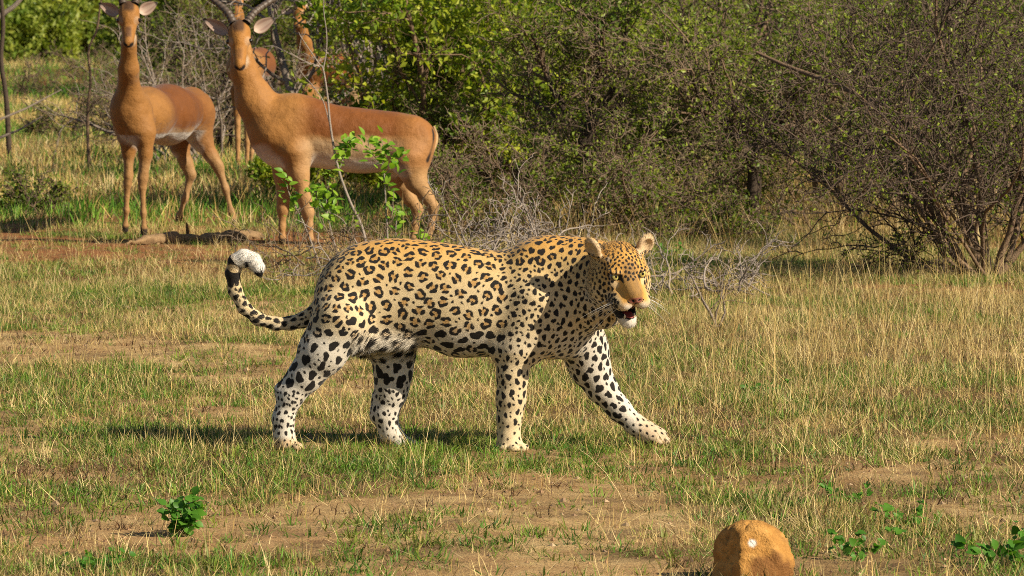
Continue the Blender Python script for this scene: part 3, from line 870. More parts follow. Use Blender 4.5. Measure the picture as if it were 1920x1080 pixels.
    # face marks: lids, tear corners, lips, whisker rows, mouth
    eye = lambda s: np.sqrt(((hsd - s * 4.0) / 1.85) ** 2 + ((hu - 1.48) / .92) ** 2)
    for s in (-1, 1):
        D = np.where(head & (hf > 4.5), np.minimum(D, (eye(s) - 1) * .008), D)
        tear = np.sqrt(((hsd - s * 2.6) / .30) ** 2 + ((hu - 1.1) / .62) ** 2)
        D = np.where(head & (hf > 5), np.minimum(D, (tear - 1) * .005), D)
        for row in range(4):
            for q in range(5):
                fx, uu = 11.3 - q * 1.25, -3.9 - row * .62 - q * .10
                dd = np.sqrt(((hf - fx) * .9) ** 2 + ((hu - uu) * 1.6) ** 2)
                D = np.where(head & (hsd * s > 1.6), np.minimum(D, (dd - .52) * .007), D)
    mo = np.sqrt(((hf - 10.0) / 5.6) ** 2 + (hsd / 3.3) ** 2 + ((hu + 8.6 - (hf - 10.2) * .3) / 2.25) ** 2)
    inm = head & (mo < 1.0) & (hf > 4.2)
    D = np.where(inm, np.minimum(D, -.003), D)
    lipcorner = head & (np.abs(hsd) < 4.9) & (np.abs(hsd) > 1.2) & (np.sqrt(((hf - 7.4) / 3.0) ** 2 + ((hu + 8.9) / 2.3) ** 2) < 1)
    D = np.where(lipcorner, np.minimum(D, -.002), D)
    nose = np.sqrt(((hf - 13.4) / 1.8) ** 2 + (hsd / 2.1) ** 2 + ((hu + 3.35) / 1.15) ** 2)
    D = np.where(head & (nose < 1.25), np.where((nose < 1.0) | (hu > -3.3), .05, -.002), D)
    c = lay(c, (0.28, 0.095, 0.065), head * smooth(1.05, .95, nose))
    line = head & (hf > 11.5) & (np.abs(hsd) < .28) & (hu < -4.2) & (hu > -6.6)
    D = np.where(line, np.minimum(D, -.001), D)
    D = np.where(head & (hf > 13.2) & (hu < -2.9) & (hu > -3.9) & (np.abs(np.abs(hsd) - .85) < .38), -.002, D)
    # inside of the mouth and of the ears
    deep = head & (np.sqrt(((hf - 9.6) / 4.6) ** 2 + (hsd / 2.0) ** 2 + ((hu + 8.6) / 1.5) ** 2) < 1.0)
    c[deep] = (0.20, 0.035, 0.03); D[deep & (hf < 10.5)] = .05
    c = lay(c, ochre * .95, hw * smooth(.55, 1.2, tint) * 0)
    earin = (hu > 5.0) & (np.abs(hsd) > 4.4) & (u > 1080) & (rad < 15.5)
    c = lay(c, (0.58, 0.44, 0.28), earin * (Nn @ R[:, 0] > .2) * .8)
    D = np.where(earin & (Nn @ R[:, 0] < -.1) & (hu < 8.6), -.002, D)
    c = lay(c, (0.42, 0.225, 0.055), np.clip(tint * 1.0, 0, .85) * smooth(650, 600, v))
    c = lay(c, (0.42, 0.27, 0.12), np.clip(tint * 1.0, 0, .7) * smooth(600, 640, v))
    root = thing('leopard', 'large spotted leopard walking right through short grass, mouth open and tail curled up', 'leopard', root_loc)
    mat = coat_material()
    o = mesh_from('body', V - root_loc, Q.ravel(), np.full(len(Q), 4), mat, root)
    point_color(o.data, 'coat', c); point_float(o.data, 'spot', D)
    # ---- short hair over the skin
    tri = np.concatenate([Q[:, [0, 1, 2]], Q[:, [0, 2, 3]]])
    ar = np.linalg.norm(np.cross(V[tri[:, 1]] - V[tri[:, 0]], V[tri[:, 2]] - V[tri[:, 0]]), axis=1)
    nh = 230000
    pick = rng.choice(len(tri), nh, p=ar / ar.sum())
    w = rng.dirichlet((1, 1, 1), nh)
    ti = tri[pick]
    bl = lambda A: (A[ti] * (w[:, :, None] if A.ndim == 2 else w)).sum(1)
    hp, hn = bl(V), bl(Nn); hn /= np.linalg.norm(hn, axis=1)[:, None]
    hcol, hD = bl(c), bl(D)
    hu_, hv_ = bl(u), bl(v); hreg = reg[ti[:, 0]]; hhead = head[ti[:, 0]]; htail = tail[ti[:, 0]]; hts = tail_s[ti[:, 0]]
    hh = (hp - HC) @ R / hs
    fl = leopard_flow_many(hu_, hv_, hreg)
    # on the head the hair runs back from the nose
    away = hp - H(13.5, 0, -3.0); away /= np.linalg.norm(away, axis=1)[:, None]
    fl = np.where(hhead[:, None], away, fl)
    tdir = np.gradient(tp, axis=0); tdir /= np.linalg.norm(tdir, axis=1)[:, None]
    fl = np.where(htail[:, None], tdir[np.clip((hts / (len(tl) - 1) * 259).astype(int), 0, 259)], fl)
    fl = fl - hn * (fl * hn).sum(1)[:, None]; fl /= np.maximum(np.linalg.norm(fl, axis=1), .05)[:, None]
    L = np.full(nh, .0048)
    L = np.where(hhead, .0042 + .010 * smooth(5, 0, hh[:, 0]), L)
    L = np.where(hhead & (hh[:, 2] < -11.5), .013, L)
    lowb = smooth(610, 640, hv_) * smooth(690, 670, hv_) * ((hu_ > 665) & (hu_ < 800)); L = L + lowb * .020
    L = np.where(htail, .008 + .005 * smooth(8, 11, hts), L)
    L = np.where((hv_ > 690) & ~htail, .004, L)
    eyez = hhead & (hh[:, 0] > 5) & (np.abs(np.abs(hh[:, 1]) - 4.0) < 2.1) & (np.abs(hh[:, 2] - 1.4) < 1.1)
    nsz = hhead & (hh[:, 0] > 11.8) & (np.abs(hh[:, 1]) < 2.0) & (np.abs(hh[:, 2] + 3.4) < 1.3)
    moz = hhead & (hh[:, 0] > 5) & (np.abs(hh[:, 1]) < 2.8) & (np.abs(hh[:, 2] + 8.5) < 2.2)
    ok = ~(eyez | nsz | moz)
    L *= rng.uniform(.6, 1.25, nh)
    lift = np.where(htail & (hts > 8), .45, .22) + .25 * lowb + rng.uniform(-.08, .14, nh)
    d = fl + hn * lift[:, None] + rng.normal(0, .07, (nh, 3)); d /= np.linalg.norm(d, axis=1)[:, None]
    sd = np.cross(d, hn); sd /= np.maximum(np.linalg.norm(sd, axis=1), 1e-6)[:, None]
    wd = (.0007 * rng.uniform(.7, 1.2, nh))[:, None]
    base = hp - hn * .0006
    tipp = hp + d * L[:, None]
    tipp = tipp - hn * (L * .12)[:, None]
    fv = np.stack([base - sd * wd, base + sd * wd, tipp], 1)[ok].reshape(-1, 3)
    nk = int(ok.sum())
    fo = mesh_from('fur', fv - root_loc, np.arange(nk * 3), np.full(nk, 3), mat, root)
    fo['kind'] = 'stuff'
    br = rng.uniform(.8, 1.22, nk)[:, None]
    point_color(fo.data, 'coat', np.repeat(hcol[ok] * br, 3, 0)); point_float(fo.data, 'spot', np.repeat(hD[ok], 3))
    # ---- eyes
    t = NT('leopard_eye')
    co = t.coords()
    sep = t.n('ShaderNodeSeparateXYZ'); t.l(co, sep.inputs[0])
    rr = t.math('SQRT', t.math('ADD', t.math('POWER', sep.outputs[1], 2.0), t.math('POWER', sep.outputs[2], 2.0)))
    rr = t.math('DIVIDE', rr, 1.0)
    colr = t.ramp(rr, [(0.0, (0.004, 0.004, 0.004)), (0.25, (0.004, 0.004, 0.004)), (0.30, (0.42, 0.33, 0.08)), (0.66, (0.62, 0.56, 0.20)), (0.74, (0.02, 0.014, 0.01)), (1.0, (0.25, 0.2, 0.16))])
    t.set(Base_Color=colr, Roughness=0.08, Specular_IOR_Level=0.5)
    me = unit_sphere('eye', 20, 14); me.materials.append(t.m)
    look = np.array([0.42, -1.0, -.05]); look /= np.linalg.norm(look)
    for s in (-1, 1):
        e = bpy.data.objects.new('eye', me); COL.objects.link(e); e.parent = root
        set_basis(e, H(6.42, s * 4.05, 1.44) - root_loc, look, 1.45 * hs)
    # ---- whiskers, teeth, tongue
    wm = NT('whisker'); wm.set(Base_Color=(0.85, 0.83, 0.78), Roughness=0.4)
    for s in (-1, 1):
        for q in range(11):
            b0 = np.array([11.0 - (q % 4) * 1.0, s * 3.9, -4.3 - (q // 4) * .8 - (q % 3) * .2])
            ln = rng.uniform(5.5, 11); out = np.array([-.15 + rng.uniform(-.35, .1), s * 1.0, -.30 - .16 * (q // 4) + rng.uniform(-.12, .12)])
            out /= np.linalg.norm(out); tt_ = np.linspace(0, 1, 7)[:, None]
            pts = b0 + out * ln * tt_ + np.array([-.9, 0, -2.4]) * tt_ ** 2
            Vw, Fw, Lw = tube([(np.array([H(*p) for p in pts]) - root_loc, np.linspace(.0006, .00018, 7))], 4)
            mesh_from('whisker', Vw, Fw, Lw, wm.m, root)
    tm = NT('tooth'); tm.set(Base_Color=(0.72, 0.60, 0.38), Roughness=0.3)
    for (f, s, uu, ln, dr) in ((11.3, 1.6, -6.5, 1.2, -1), (11.3, -1.6, -6.5, 1.2, -1), (9.4, 1.45, -10.6, 1.3, 1), (9.4, -1.45, -10.6, 1.3, 1)):
        pts = np.array([H(f, s, uu), H(f + .1, s, uu + dr * ln * .5), H(f - .1, s, uu + dr * ln)]) - root_loc
        mesh_from('tooth', *tube([(pts, np.array([.0042, .0032, .0006]))], 7), tm.m, root)
    gm = NT('tongue'); gm.set(Base_Color=(0.25, 0.05, 0.045), Roughness=0.35)
    me2 = unit_sphere('tongue', 14, 10); me2.materials.append(gm.m)
    g = bpy.data.objects.new('tongue', me2); COL.objects.link(g); g.parent = root
    set_basis(g, H(7.9, 0, -10.0) - root_loc, R[:, 0], (3.2 * hs, 1.5 * hs, .55 * hs), R[:, 2])

def rot2(deg):
    c, s = math.cos(math.radians(deg)), math.sin(math.radians(deg))
    return np.array([[c, 0, s], [0, 1, 0], [-s, 0, c]])

def axis_rot(ax, a):
    c, s = math.cos(a), math.sin(a); M = np.eye(3); i, j = [q for q in range(3) if q != ax]
    M[i, i] = c; M[j, j] = c; M[i, j] = -s; M[j, i] = s
    return M

def leopard_flow_many(u, v, reg):
    """Which way the hair lies and spots stretch: back along the trunk, down the legs."""
    leg = smooth(600, 680, v)
    down = np.stack([-.1 * np.ones_like(u), 0 * u, -np.ones_like(u)], 1); back = np.stack([-np.ones_like(u), 0 * u, -.35 * np.ones_like(u)], 1)
    leg = np.maximum(leg * ~((u > 700) & (u < 925) & (v < 690)), smooth(940, 1000, u) * .75)
    d = back * (1 - leg)[:, None] + down * leg[:, None]
    far = smooth(1100, 1160, u) * smooth(700, 740, v)
    d = d * (1 - far)[:, None] + np.array([.75, 0, -.65]) * far[:, None]
    return d / np.linalg.norm(d, axis=1)[:, None]

def leopard_flow(u, v, reg):
    if reg == 13: return np.array([0.1, 0, 1.0])
    if reg == 9: return np.array([.15, 0, 1.0])
    return leopard_flow_many(np.array([u]), np.array([v]), None)[0]

def unit_sphere(name, nu, nv):
    th = np.linspace(0, np.pi, nv + 1)[1:-1]; ph = np.arange(nu) * 2 * np.pi / nu
    ring = np.stack([np.cos(th)[:, None] + 0 * ph[None], np.sin(th)[:, None] * np.cos(ph)[None], np.sin(th)[:, None] * np.sin(ph)[None]], -1).reshape(-1, 3)
    V = np.concatenate([ring, [[1, 0, 0], [-1, 0, 0]]]); f = []
    n = len(th); a, b = n * nu, n * nu + 1
    for i in range(n - 1):
        for j in range(nu): f.append((i * nu + j, (i + 1) * nu + j, (i + 1) * nu + (j + 1) % nu, i * nu + (j + 1) % nu))
    for j in range(nu):
        f.append((a, j, (j + 1) % nu)); f.append((b, (n - 1) * nu + (j + 1) % nu, (n - 1) * nu + j))
    me = bpy.data.meshes.new(name); me.from_pydata(V.tolist(), [], f)
    me.polygons.foreach_set('use_smooth', np.ones(len(f), bool)); me.update()
    return me

def set_basis(o, loc, xdir, scale, up=(0, 0, 1)):
    from mathutils import Matrix
    x = np.asarray(xdir, float) / np.linalg.norm(xdir); y = np.cross(np.asarray(up, float), x); y /= np.linalg.norm(y); z = np.cross(x, y)
    s = (scale,) * 3 if np.isscalar(scale) else scale
    M = np.eye(4); M[:3, 0] = x * s[0]; M[:3, 1] = y * s[1]; M[:3, 2] = z * s[2]; M[:3, 3] = loc
    o.matrix_local = Matrix(M.tolist())

# ------------------------------------------------------------------ the impalas
def impala_material():
    t = NT('impala_coat')
    c = t.attr('coat').outputs['Color']; co = t.coords()
    n = t.noise(160, 3, .6, co).outputs['Fac']; n2 = t.noise(14, 3, .55, co).outputs['Fac']
    c = t.mix(1.0, c, t.mix(n, (.68, .66, .64), (1.30, 1.30, 1.28)), 'MULTIPLY')
    c = t.mix(1.0, c, t.mix(n2, (.74, .72, .70), (1.24, 1.24, 1.24)), 'MULTIPLY')
    t.set(Base_Color=c, Roughness=.62, Specular_IOR_Level=.25, Sheen_Weight=.15, Sheen_Roughness=.4)
    n4 = t.noise(9, 3, .5, co).outputs['Fac']; t.bump(t.math('ADD', t.math('MULTIPLY', n, .25), t.math('MULTIPLY', n4, 2.2)), .55, .02)
    return t.m

IMP = {}
def impala_mats():
    if IMP: return
    IMP['coat'] = impala_material()
    t = NT('impala_horn'); co = t.coords(); n = t.noise(60, 3, .6, co).outputs['Fac']
    t.set(Base_Color=t.mix(n, (.03, .022, .016), (.15, .11, .08)), Roughness=.5); IMP['horn'] = t.m
    t = NT('impala_eye'); t.set(Base_Color=(.012, .008, .006), Roughness=.06); IMP['eye'] = t.m
    t = NT('impala_ear'); t.set(Base_Color=t.attr('coat').outputs['Color'], Roughness=.7, Subsurface_Weight=.0); IMP['ear'] = t.m
    IMP['eye_mesh'] = unit_sphere('eye', 12, 8); IMP['eye_mesh'].materials.append(IMP['eye'])

def ear_part(base, tip, face, width, parent, root_loc):
    """A cupped leaf shaped ear, open towards `face`."""
    base, tip, face = (np.asarray(a, float) for a in (base, tip, face))
    ax = tip - base; L = np.linalg.norm(ax); ax /= L
    nrm = face - ax * (face @ ax); nrm /= np.linalg.norm(nrm); side = np.cross(ax, nrm)
    n, m = 12, 9
    t = np.linspace(0, 1, n)[:, None]; w = np.linspace(-1, 1, m)[None]
    half = width * .5 * np.sin(np.pi * np.clip(t, 0, 1) ** .72 * .97 + .09) ** .8 * (1 - .1 * t)
    cup = .55 * (1 - .6 * t)
    def sheet(off):
        x = half * w; d = -cup * half * (1 - w ** 2) * 1.2 + off
        return (base + ax * (t * L)[..., None] + side * x[..., None] + nrm * (d + 0 * x)[..., None]).reshape(-1, 3)
    V = np.concatenate([sheet(.0), sheet(-.007)])
    f = []
    for i in range(n - 1):
        for j in range(m - 1):
            a = i * m + j; f.append((a, a + 1, a + m + 1, a + m)); b = a + n * m; f.append((b, b + m, b + m + 1, b + 1))
    for i in range(n - 1):
        for j, fl in ((0, 0), (m - 1, 1)):
            a, b = i * m + j, (i + 1) * m + j
            f.append((a, b, b + n * m, a + n * m) if not fl else (a, a + n * m, b + n * m, b))
    for j in range(m - 1): a = (n - 1) * m + j; f.append((a, a + 1, a + 1 + n * m, a + n * m))
    o = mesh_from('ear', V - root_loc, np.array(f).ravel(), np.full(len(f), 4), IMP['ear'], parent)
    T = np.broadcast_to(t, (n, m)).ravel(); Wd = np.broadcast_to(w, (n, m)).ravel()
    inner = np.tile([.40, .30, .235], (n * m, 1))
    streak = (np.abs(np.abs(Wd) - .45) < .12) & (T > .25) & (T < .85); inner[streak] = (.30, .19, .15)
    edge = np.abs(Wd) > .8; inner[edge] = (.16, .09, .05)
    inner[T > .84] = (.02, .015, .012)
    outer = np.tile([.42, .23, .09], (n * m, 1)); outer[T > .7] = (.02, .015, .012)
    point_color(o.data, 'coat', np.concatenate([inner, outer]))

def horn_part(pts, r0, r1, parent, root_loc, rings=16):
    pts = np.asarray(pts, float); n = rings * 4
    q = np.linspace(0, len(pts) - 1, n)
    P = np.stack([spline(np.arange(len(pts)), pts[:, k], q) for k in range(3)], 1)
    s = np.linspace(0, 1, n); r = r0 + (r1 - r0) * s ** 1.1
    r = r * (1 + .13 * np.where(s < .75, np.cos(np.arange(n) * np.pi / 2), 0))
    mesh_from('horn', *tube([(P - root_loc, r)], 9), IMP['horn'], parent)

def build_impala(label, spec):
    impala_mats()
    Y0 = spec['Y']; m = Y0 / F_PX
    gx, gy = W(*spec['root'], Y0)[0], Y0
    root_loc = np.array([gx, gy, float(ground_h(gx, gy))])
    root = thing('impala', label, 'impala', root_loc, 0, 'impalas watching the leopard')
    P = lambda x, y, Y=Y0: W(x, y, Y)
    res = spec.get('res', .009)
    lo, hi = spec['box'][0], spec['box'][1]
    a, b = P(lo[0], hi[1], spec['depth'][0]), P(hi[0], lo[1], spec['depth'][1])
    B = Body(np.arange(a[0] - .05, b[0] + .05, res), np.arange(spec['depth'][0], spec['depth'][1], res), np.arange(-.03, b[2] + .04, res))
    for c in spec['cones']:
        (x1, y1, Y1, r1), (x2, y2, Y2, r2), k = c
        slim = lambda r: r if r > 11 else r * (.80 + .20 * smooth(8.0, 11.0, r))
        B.cone(P(x1, y1, Y1), P(x2, y2, Y2), slim(r1) * m, slim(r2) * m, k)
    if 'loft' in spec:
        T = np.array(spec['loft'], float)
        B.loft([P(q[0], 250)[0] for q in T], [P(q[0], q[1])[2] for q in T], [P(q[0], q[2])[2] for q in T], np.full(len(T), Y0), T[:, 3], .04, 2.2)
    for (x, y, Y, rx, ry, rz, k) in spec.get('ells', ()): B.ell(P(x, y, Y), (rx * m, ry, rz * m), None, k)
    # head
    hx, hy, hY, yaw, pitch, roll = spec['head']; sc = spec.get('hscale', 1.0)
    C0 = P(hx, hy, hY); R = rot_axes(math.radians(yaw), math.radians(pitch), math.radians(roll))
    H = lambda f, s, u: C0 + R @ (np.array([f, s, u], float) * sc)
    def he(f, s, u, r, k, rx=0): B.ell(H(f, s, u), np.array(r) * sc, R @ axis_rot(1, math.radians(rx)), k)
    he(-.01, 0, 0, (.080, .060, .066), .02)
    he(.03, 0, .015, (.055, .052, .045), .02)
    B.cone(H(.04, 0, -.006), H(.165, 0, -.022), .050 * sc, .031 * sc, .02)
    he(.178, 0, -.026, (.028, .033, .027), .012)
    B.cone(H(.02, 0, -.05), H(.155, 0, -.050), .036 * sc, .020 * sc, .02)
    for s in (-1, 1): he(.045, s * .050, .010, (.026, .016, .018), .012)
    V, Q = B.skin(3); N = quad_normals(V, Q); del B
    z = V[:, 2] - root_loc[2]; hl = (V - C0) @ R / sc; hf, hs_, hu = hl.T
    def lay(c, col, w): return c * (1 - w[:, None]) + np.asarray(col) * w[:, None]
    wob = .05 * (fbm2(V[:, 0] * 9, V[:, 2] * 9 + V[:, 1] * 5, 3, 3) - .5)
    line = spec.get('line', .70)
    c = np.tile([.37, .172, .044], (len(V), 1))                               # neck and shoulders
    bodyx = spec['saddle'](V)                                                  # 1 on the trunk behind the shoulder
    c = lay(c, (.215, .072, .013), smooth(line - .015, line + .02, z + wob) * bodyx)
    c = lay(c, (.50, .335, .18), smooth(line + .02, line - .05, z + wob) * bodyx)
    if 'haunch' in spec: c = lay(c, (.34, .145, .036), spec['haunch'](V) * smooth(.36, .50, z + wob) * .85)
    c = lay(c, (.44, .25, .10), smooth(.52, .44, z) * .8)
    c = lay(c, (.74, .70, .64), smooth(.3, .75, -N[:, 2]) * smooth(.38, .46, z) * (z < line - .02))
    if 'belly' in spec: c = lay(c, (.72, .68, .62), spec['belly'](V, z))
    c = lay(c, (.03, .02, .015), smooth(.05, .03, z))
    head = (np.sqrt(hf ** 2 + hs_ ** 2 + hu ** 2) < .10) | ((hf > .04) & (np.abs(hs_) < .07) & (hu < .06) & (hu > -.1) & (hf < .25))
    hc = np.tile([.40, .18, .038], (len(V), 1))
    hc = lay(hc, (.06, .03, .016), smooth(.040, .020, np.abs(hs_) + .3 * np.clip(hf, 0, 1)) * smooth(.035, .0, hf) * (hu > .02) * .9)
    hc = lay(hc, (.15, .07, .03), smooth(.022, .010, np.abs(hs_)) * smooth(.09, .11, hf) * smooth(.165, .15, hf) * (hu > -.01) * spec.get('blaze', .5))
    hc = lay(hc, (.74, .69, .60), smooth(-.034, -.044, hu) * (hf > .125))
    hc = lay(hc, (.72, .64, .52), smooth(.034, .020, np.sqrt((hf - .06) ** 2 + (np.abs(hs_) - .055) ** 2 + (hu - .030) ** 2)) * .22)
    hc = lay(hc, (.45, .26, .10), smooth(.02, .0, hu) * smooth(.03, .05, np.abs(hs_)) * .6)
    nos = smooth(.015, .010, np.sqrt((np.abs(hs_) - .017) ** 2 + ((hu + .016) * 1.2) ** 2)) * (hf > .165)
    nos = np.maximum(nos, smooth(.010, .006, np.abs(hs_)) * (hf > .185) * (hu < -.015) * (hu > -.035))
    hc = lay(hc, (.012, .010, .009), nos)
    hc = lay(hc, (.05, .03, .02), smooth(.004, .002, np.abs(hu + .045)) * (hf > .185) * (np.abs(hs_) < .02))
    c[head] = hc[head]
    thr = smooth(.055, .03, np.sqrt((hf - .10) ** 2 + hs_ ** 2 + (hu + .095) ** 2)); c = lay(c, (.66, .56, .42), thr * .7)
    for q in spec.get('stripes', ()):
        a_, b_ = P(*q[0]), P(*q[1]); ba = b_ - a_; t_ = np.clip((V - a_) @ ba / (ba @ ba), 0, 1); dd = np.linalg.norm(V - a_ - t_[:, None] * ba, axis=1)
        c = lay(c, (.03, .018, .012), smooth(q[2], q[2] * .55, dd))
    o = mesh_from('body', V - root_loc, Q.ravel(), np.full(len(Q), 4), IMP['coat'], root)
    point_color(o.data, 'coat', c * spec.get('tone', .85))
    for s in (-1, 1):
        e = bpy.data.objects.new('eye', IMP['eye_mesh']); COL.objects.link(e); e.parent = root
        set_basis(e, H(.048, s * .057, .014) - root_loc, R @ np.array([.4, s, .2]), .0145 * sc)
    for (bx, by, tx, ty, dy) in spec['ears']:
        ear_part(P(bx, by, hY + .02), P(tx, ty, hY + .05 + dy), np.array([.15 * np.sign(bx - tx) * -1, -1, -.1]),   .076 * sc, root, root_loc)
    for h in spec.get('horns', ()):
        horn_part([P(x, y, hY + d) for x, y, d in h], .0235 * sc, .006, root, root_loc)
    if 'tail' in spec:
        pts = np.array([P(x, y, Y) for x, y, Y in spec['tail']])
        q = np.linspace(0, len(pts) - 1, 14); T = np.stack([spline(np.arange(len(pts)), pts[:, k], q) for k in range(3)], 1)
        Vt, Ft, Lt = tube([(T - root_loc, .017 * np.sin(np.linspace(.9, 2.95, 14)))], 7)
        o = mesh_from('tail', Vt, Ft, Lt, IMP['coat'], root)
        cc = np.tile([.42, .27, .13], (len(Vt), 1)); k = np.arange(len(Vt)) % 7
        cc[(k == spec.get('tstripe', 5))] = (.03, .02, .015); cc[(k == (spec.get('tstripe', 5) + 3) % 7)] = (.38, .17, .05)
        point_color(o.data, 'coat', cc)
    return root

def build_impalas():
    def leg(pts, Y, k=.02):
        return [((x1, y1, Y, r1), (x2, y2, Y, r2), k) for (x1, y1, r1), (x2, y2, r2) in zip(pts[:-1], pts[1:])]
    # ---- the ram standing side-on
    N, Fr = 27.88, 28.12
    cones = leg([(553, 285, 30), (560, 325, 19), (570, 370, 13), (577, 398, 11), (580, 425, 8), (581, 448, 7.5), (583, 460, 8)], N, .03)
    cones += leg([(527, 290, 26), (529, 330, 15), (531, 375, 11), (530, 392, 10.5), (529, 425, 7), (529, 446, 7), (530, 456, 8)], Fr, .03)
    cones += leg([(766, 300, 36), (780, 340, 20), (800, 368, 12), (813, 388, 10), (808, 425, 7.5), (803, 448, 7), (800, 459, 8)], N + .02, .03)
    cones += leg([(748, 300, 36), (752, 340, 20), (768, 372, 12), (783, 392, 10), (779, 425, 7.5), (776, 445, 7), (774, 455, 8)], Fr, .03)
    cones += [((452, 92, 27.94, 20), (458, 135, 27.98, 23.5), .03), ((458, 135, 27.98, 23.5), (478, 188, 28.0, 34), .05), ((478, 188, 28.0, 34), (516, 245, 28.0, 54), .06)]
    ram = dict(Y=28.0, root=(650, 460), box=((380, 20), (830, 480)), depth=(27.55, 28.32), cones=cones,
        loft=[(480, 248, 284, .05), (498, 205, 306, .11), (520, 181, 314, .14), (550, 174, 316, .155), (584, 181, 314, .165), (629, 196, 320, .17), (673, 202, 325, .17), (718, 207, 322, .165), (762, 213, 312, .15), (793, 222, 298, .12), (811, 238, 280, .08), (819, 252, 266, .03)],
        ells=[(545, 250, 27.93, 40, .09, 58, .06), (772, 275, 27.92, 42, .09, 52, .06), (765, 275, 28.08, 42, .09, 52, .06)],
        head=(449, 66, 27.86, 3, 56, 4), hscale=1.15, ears=((427, 62, 380, 35, 0), (477, 58, 516, 33, 0)),
        horns=([(438, 44, 0), (427, 24, .03), (408, 6, .08), (384, -14, .12), (370, -50, .12), (384, -95, .08)], [(463, 42, 0), (476, 24, .03), (497, 8, .08), (524, -10, .12), (542, -46, .12), (530, -92, .08)]),
        saddle=lambda V: smooth(W(545, 250, 28)[0], W(600, 250, 28)[0], V[:, 0]), line=.675,
        belly=lambda V, z: smooth(.525, .49, z) * smooth(.40, .44, z) * (V[:, 0] > W(585, 300, 28)[0]) * (V[:, 0] < W(745, 300, 28)[0]),
        hock_y=0, hock_x=W(700, 300, 28)[0], haunch=lambda V: smooth(W(725, 280, 28)[0], W(770, 280, 28)[0], V[:, 0] - .10 * (V[:, 2] - .6)), stripes=[((815, 240, 27.93), (800, 300, 27.86), .022)], tail=[(812, 238, 28.0), (817, 262, 27.97), (806, 292, 27.95), (790, 318, 27.95)], tstripe=6)
    build_impala('large impala ram standing side-on behind the leafy sapling, staring at the camera', ram)
    # ---- the younger one turned three quarters to the camera
    cones = leg([(241, 245, 20), (241, 285, 11.5), (241, 330, 9), (239, 345, 8), (237, 395, 5.8), (235, 424, 5.8), (235, 434, 7)], 29.5, .03)
    cones += leg([(272, 250, 20), (273, 290, 12), (268, 334, 9.5), (267, 350, 8), (269, 400, 6), (270, 428, 6), (270, 439, 7.5)], 29.25, .03)
    cones += leg([(366, 225, 34), (378, 262, 20), (396, 292, 12), (409, 312, 10), (423, 354, 7), (434, 398, 6), (439, 416, 7)], 30.55, .04)
    cones += leg([(345, 235, 32), (337, 275, 17), (350, 308, 11.5), (358, 328, 9.5), (347, 372, 6.5), (336, 405, 6), (333, 416, 7)], 30.75, .04)
    cones += [((242, 72, 29.0, 14.5), (241, 130, 29.1, 16), .03), ((241, 130, 29.1, 16), (242, 190, 29.25, 27), .06),
              ((246, 214, 29.3, 32), (270, 215, 29.6, 44), .14), ((270, 215, 29.6, 44), (312, 215, 30.05, 49), .14), ((312, 215, 30.05, 49), (352, 207, 30.5, 40), .14)]
    young = dict(Y=29.7, root=(300, 430), box=((205, 5), (445, 450)), depth=(28.65, 30.98), cones=cones,
        ells=[(360, 208, 30.55, 36, .13, 45, .06), (246, 226, 29.3, 28, .11, 40, .08)], tone=.72, head=(242, 28, 28.95, 2, 54, 0), hscale=1.12,
        ears=((222, 26, 184, 6, 0), (262, 24, 296, 4, 0)),
        horns=([(231, 8, 0), (226, -12, .03), (217, -40, .06), (216, -75, .06)], [(253, 7, 0), (259, -12, .03), (268, -40, .06), (270, -75, .06)]),
        saddle=lambda V: smooth(29.45, 29.75, V[:, 1]), line=.66, hock_y=30.2, hock_x=-9, haunch=lambda V: smooth(30.25, 30.5, V[:, 1]), stripes=[((366, 178, 30.62), (372, 228, 30.58), .03), ((386, 190, 30.75), (392, 235, 30.72), .025)], tail=[(376, 178, 30.8), (382, 205, 30.83), (379, 240, 30.82)], blaze=.9, tstripe=5)
    build_impala('slender young impala on the left, all four legs in view behind the log', young)
    # ---- the one behind the ram: legs, shoulder and a face between the ram's horns
    cones = leg([(444, 170, 13), (445, 215, 8.5), (446, 262, 6.5), (446, 300, 4.8), (447, 316, 5.5)], 41.2, .02)
    cones += leg([(463, 175, 13), (463, 220, 8.5), (464, 265, 6.5), (463, 302, 4.8), (463, 317, 5.5)], 41.0, .02)
    cones += leg([(487, 165, 18), (490, 205, 10), (493, 240, 7), (490, 285, 4.8), (489, 311, 5.5)], 42.0, .03)
    cones += leg([(470, 165, 18), (472, 205, 10), (475, 240, 7), (472, 285, 4.8), (471, 309, 5.5)], 42.2, .03)
    cones += [((445, 25, 40.8, 12), (449, 70, 40.95, 14), .03), ((449, 70, 40.95, 14), (457, 120, 41.1, 24), .04), ((458, 128, 41.1, 34), (484, 122, 41.9, 34), .05)]
    ghost = dict(Y=41.4, root=(470, 312), box=((415, -30), (525, 322)), depth=(40.4, 42.55), cones=cones, res=.01,
        ells=[(487, 122, 42.0, 26, .16, 32, .05)], head=(444, 2, 40.7, 0, 54, 0), hscale=1.0, ears=((432, -2, 408, -16, 0), (456, -2, 480, -16, 0)),
        saddle=lambda V: smooth(41.2, 41.5, V[:, 1]), line=.68, hock_y=0, hock_x=9)
    build_impala('impala half hidden behind the ram, its pale legs showing under the ram\'s neck', ghost)
    # ---- head and neck among the branches
    cones = leg([(590, 170, 14), (590, 210, 8), (590, 250, 6), (590, 288, 4.5), (590, 296, 5)], 44.6, .02)
    cones += leg([(574, 170, 14), (574, 210, 8), (574, 250, 6), (574, 288, 4.5), (574, 296, 5)], 44.5, .02)
    cones += leg([(660, 165, 18), (666, 205, 10), (672, 240, 7), (668, 280, 4.5), (667, 294, 5)], 45.0, .03)
    cones += leg([(650, 165, 18), (654, 205, 10), (658, 240, 7), (654, 280, 4.5), (653, 292, 5)], 45.3, .03)
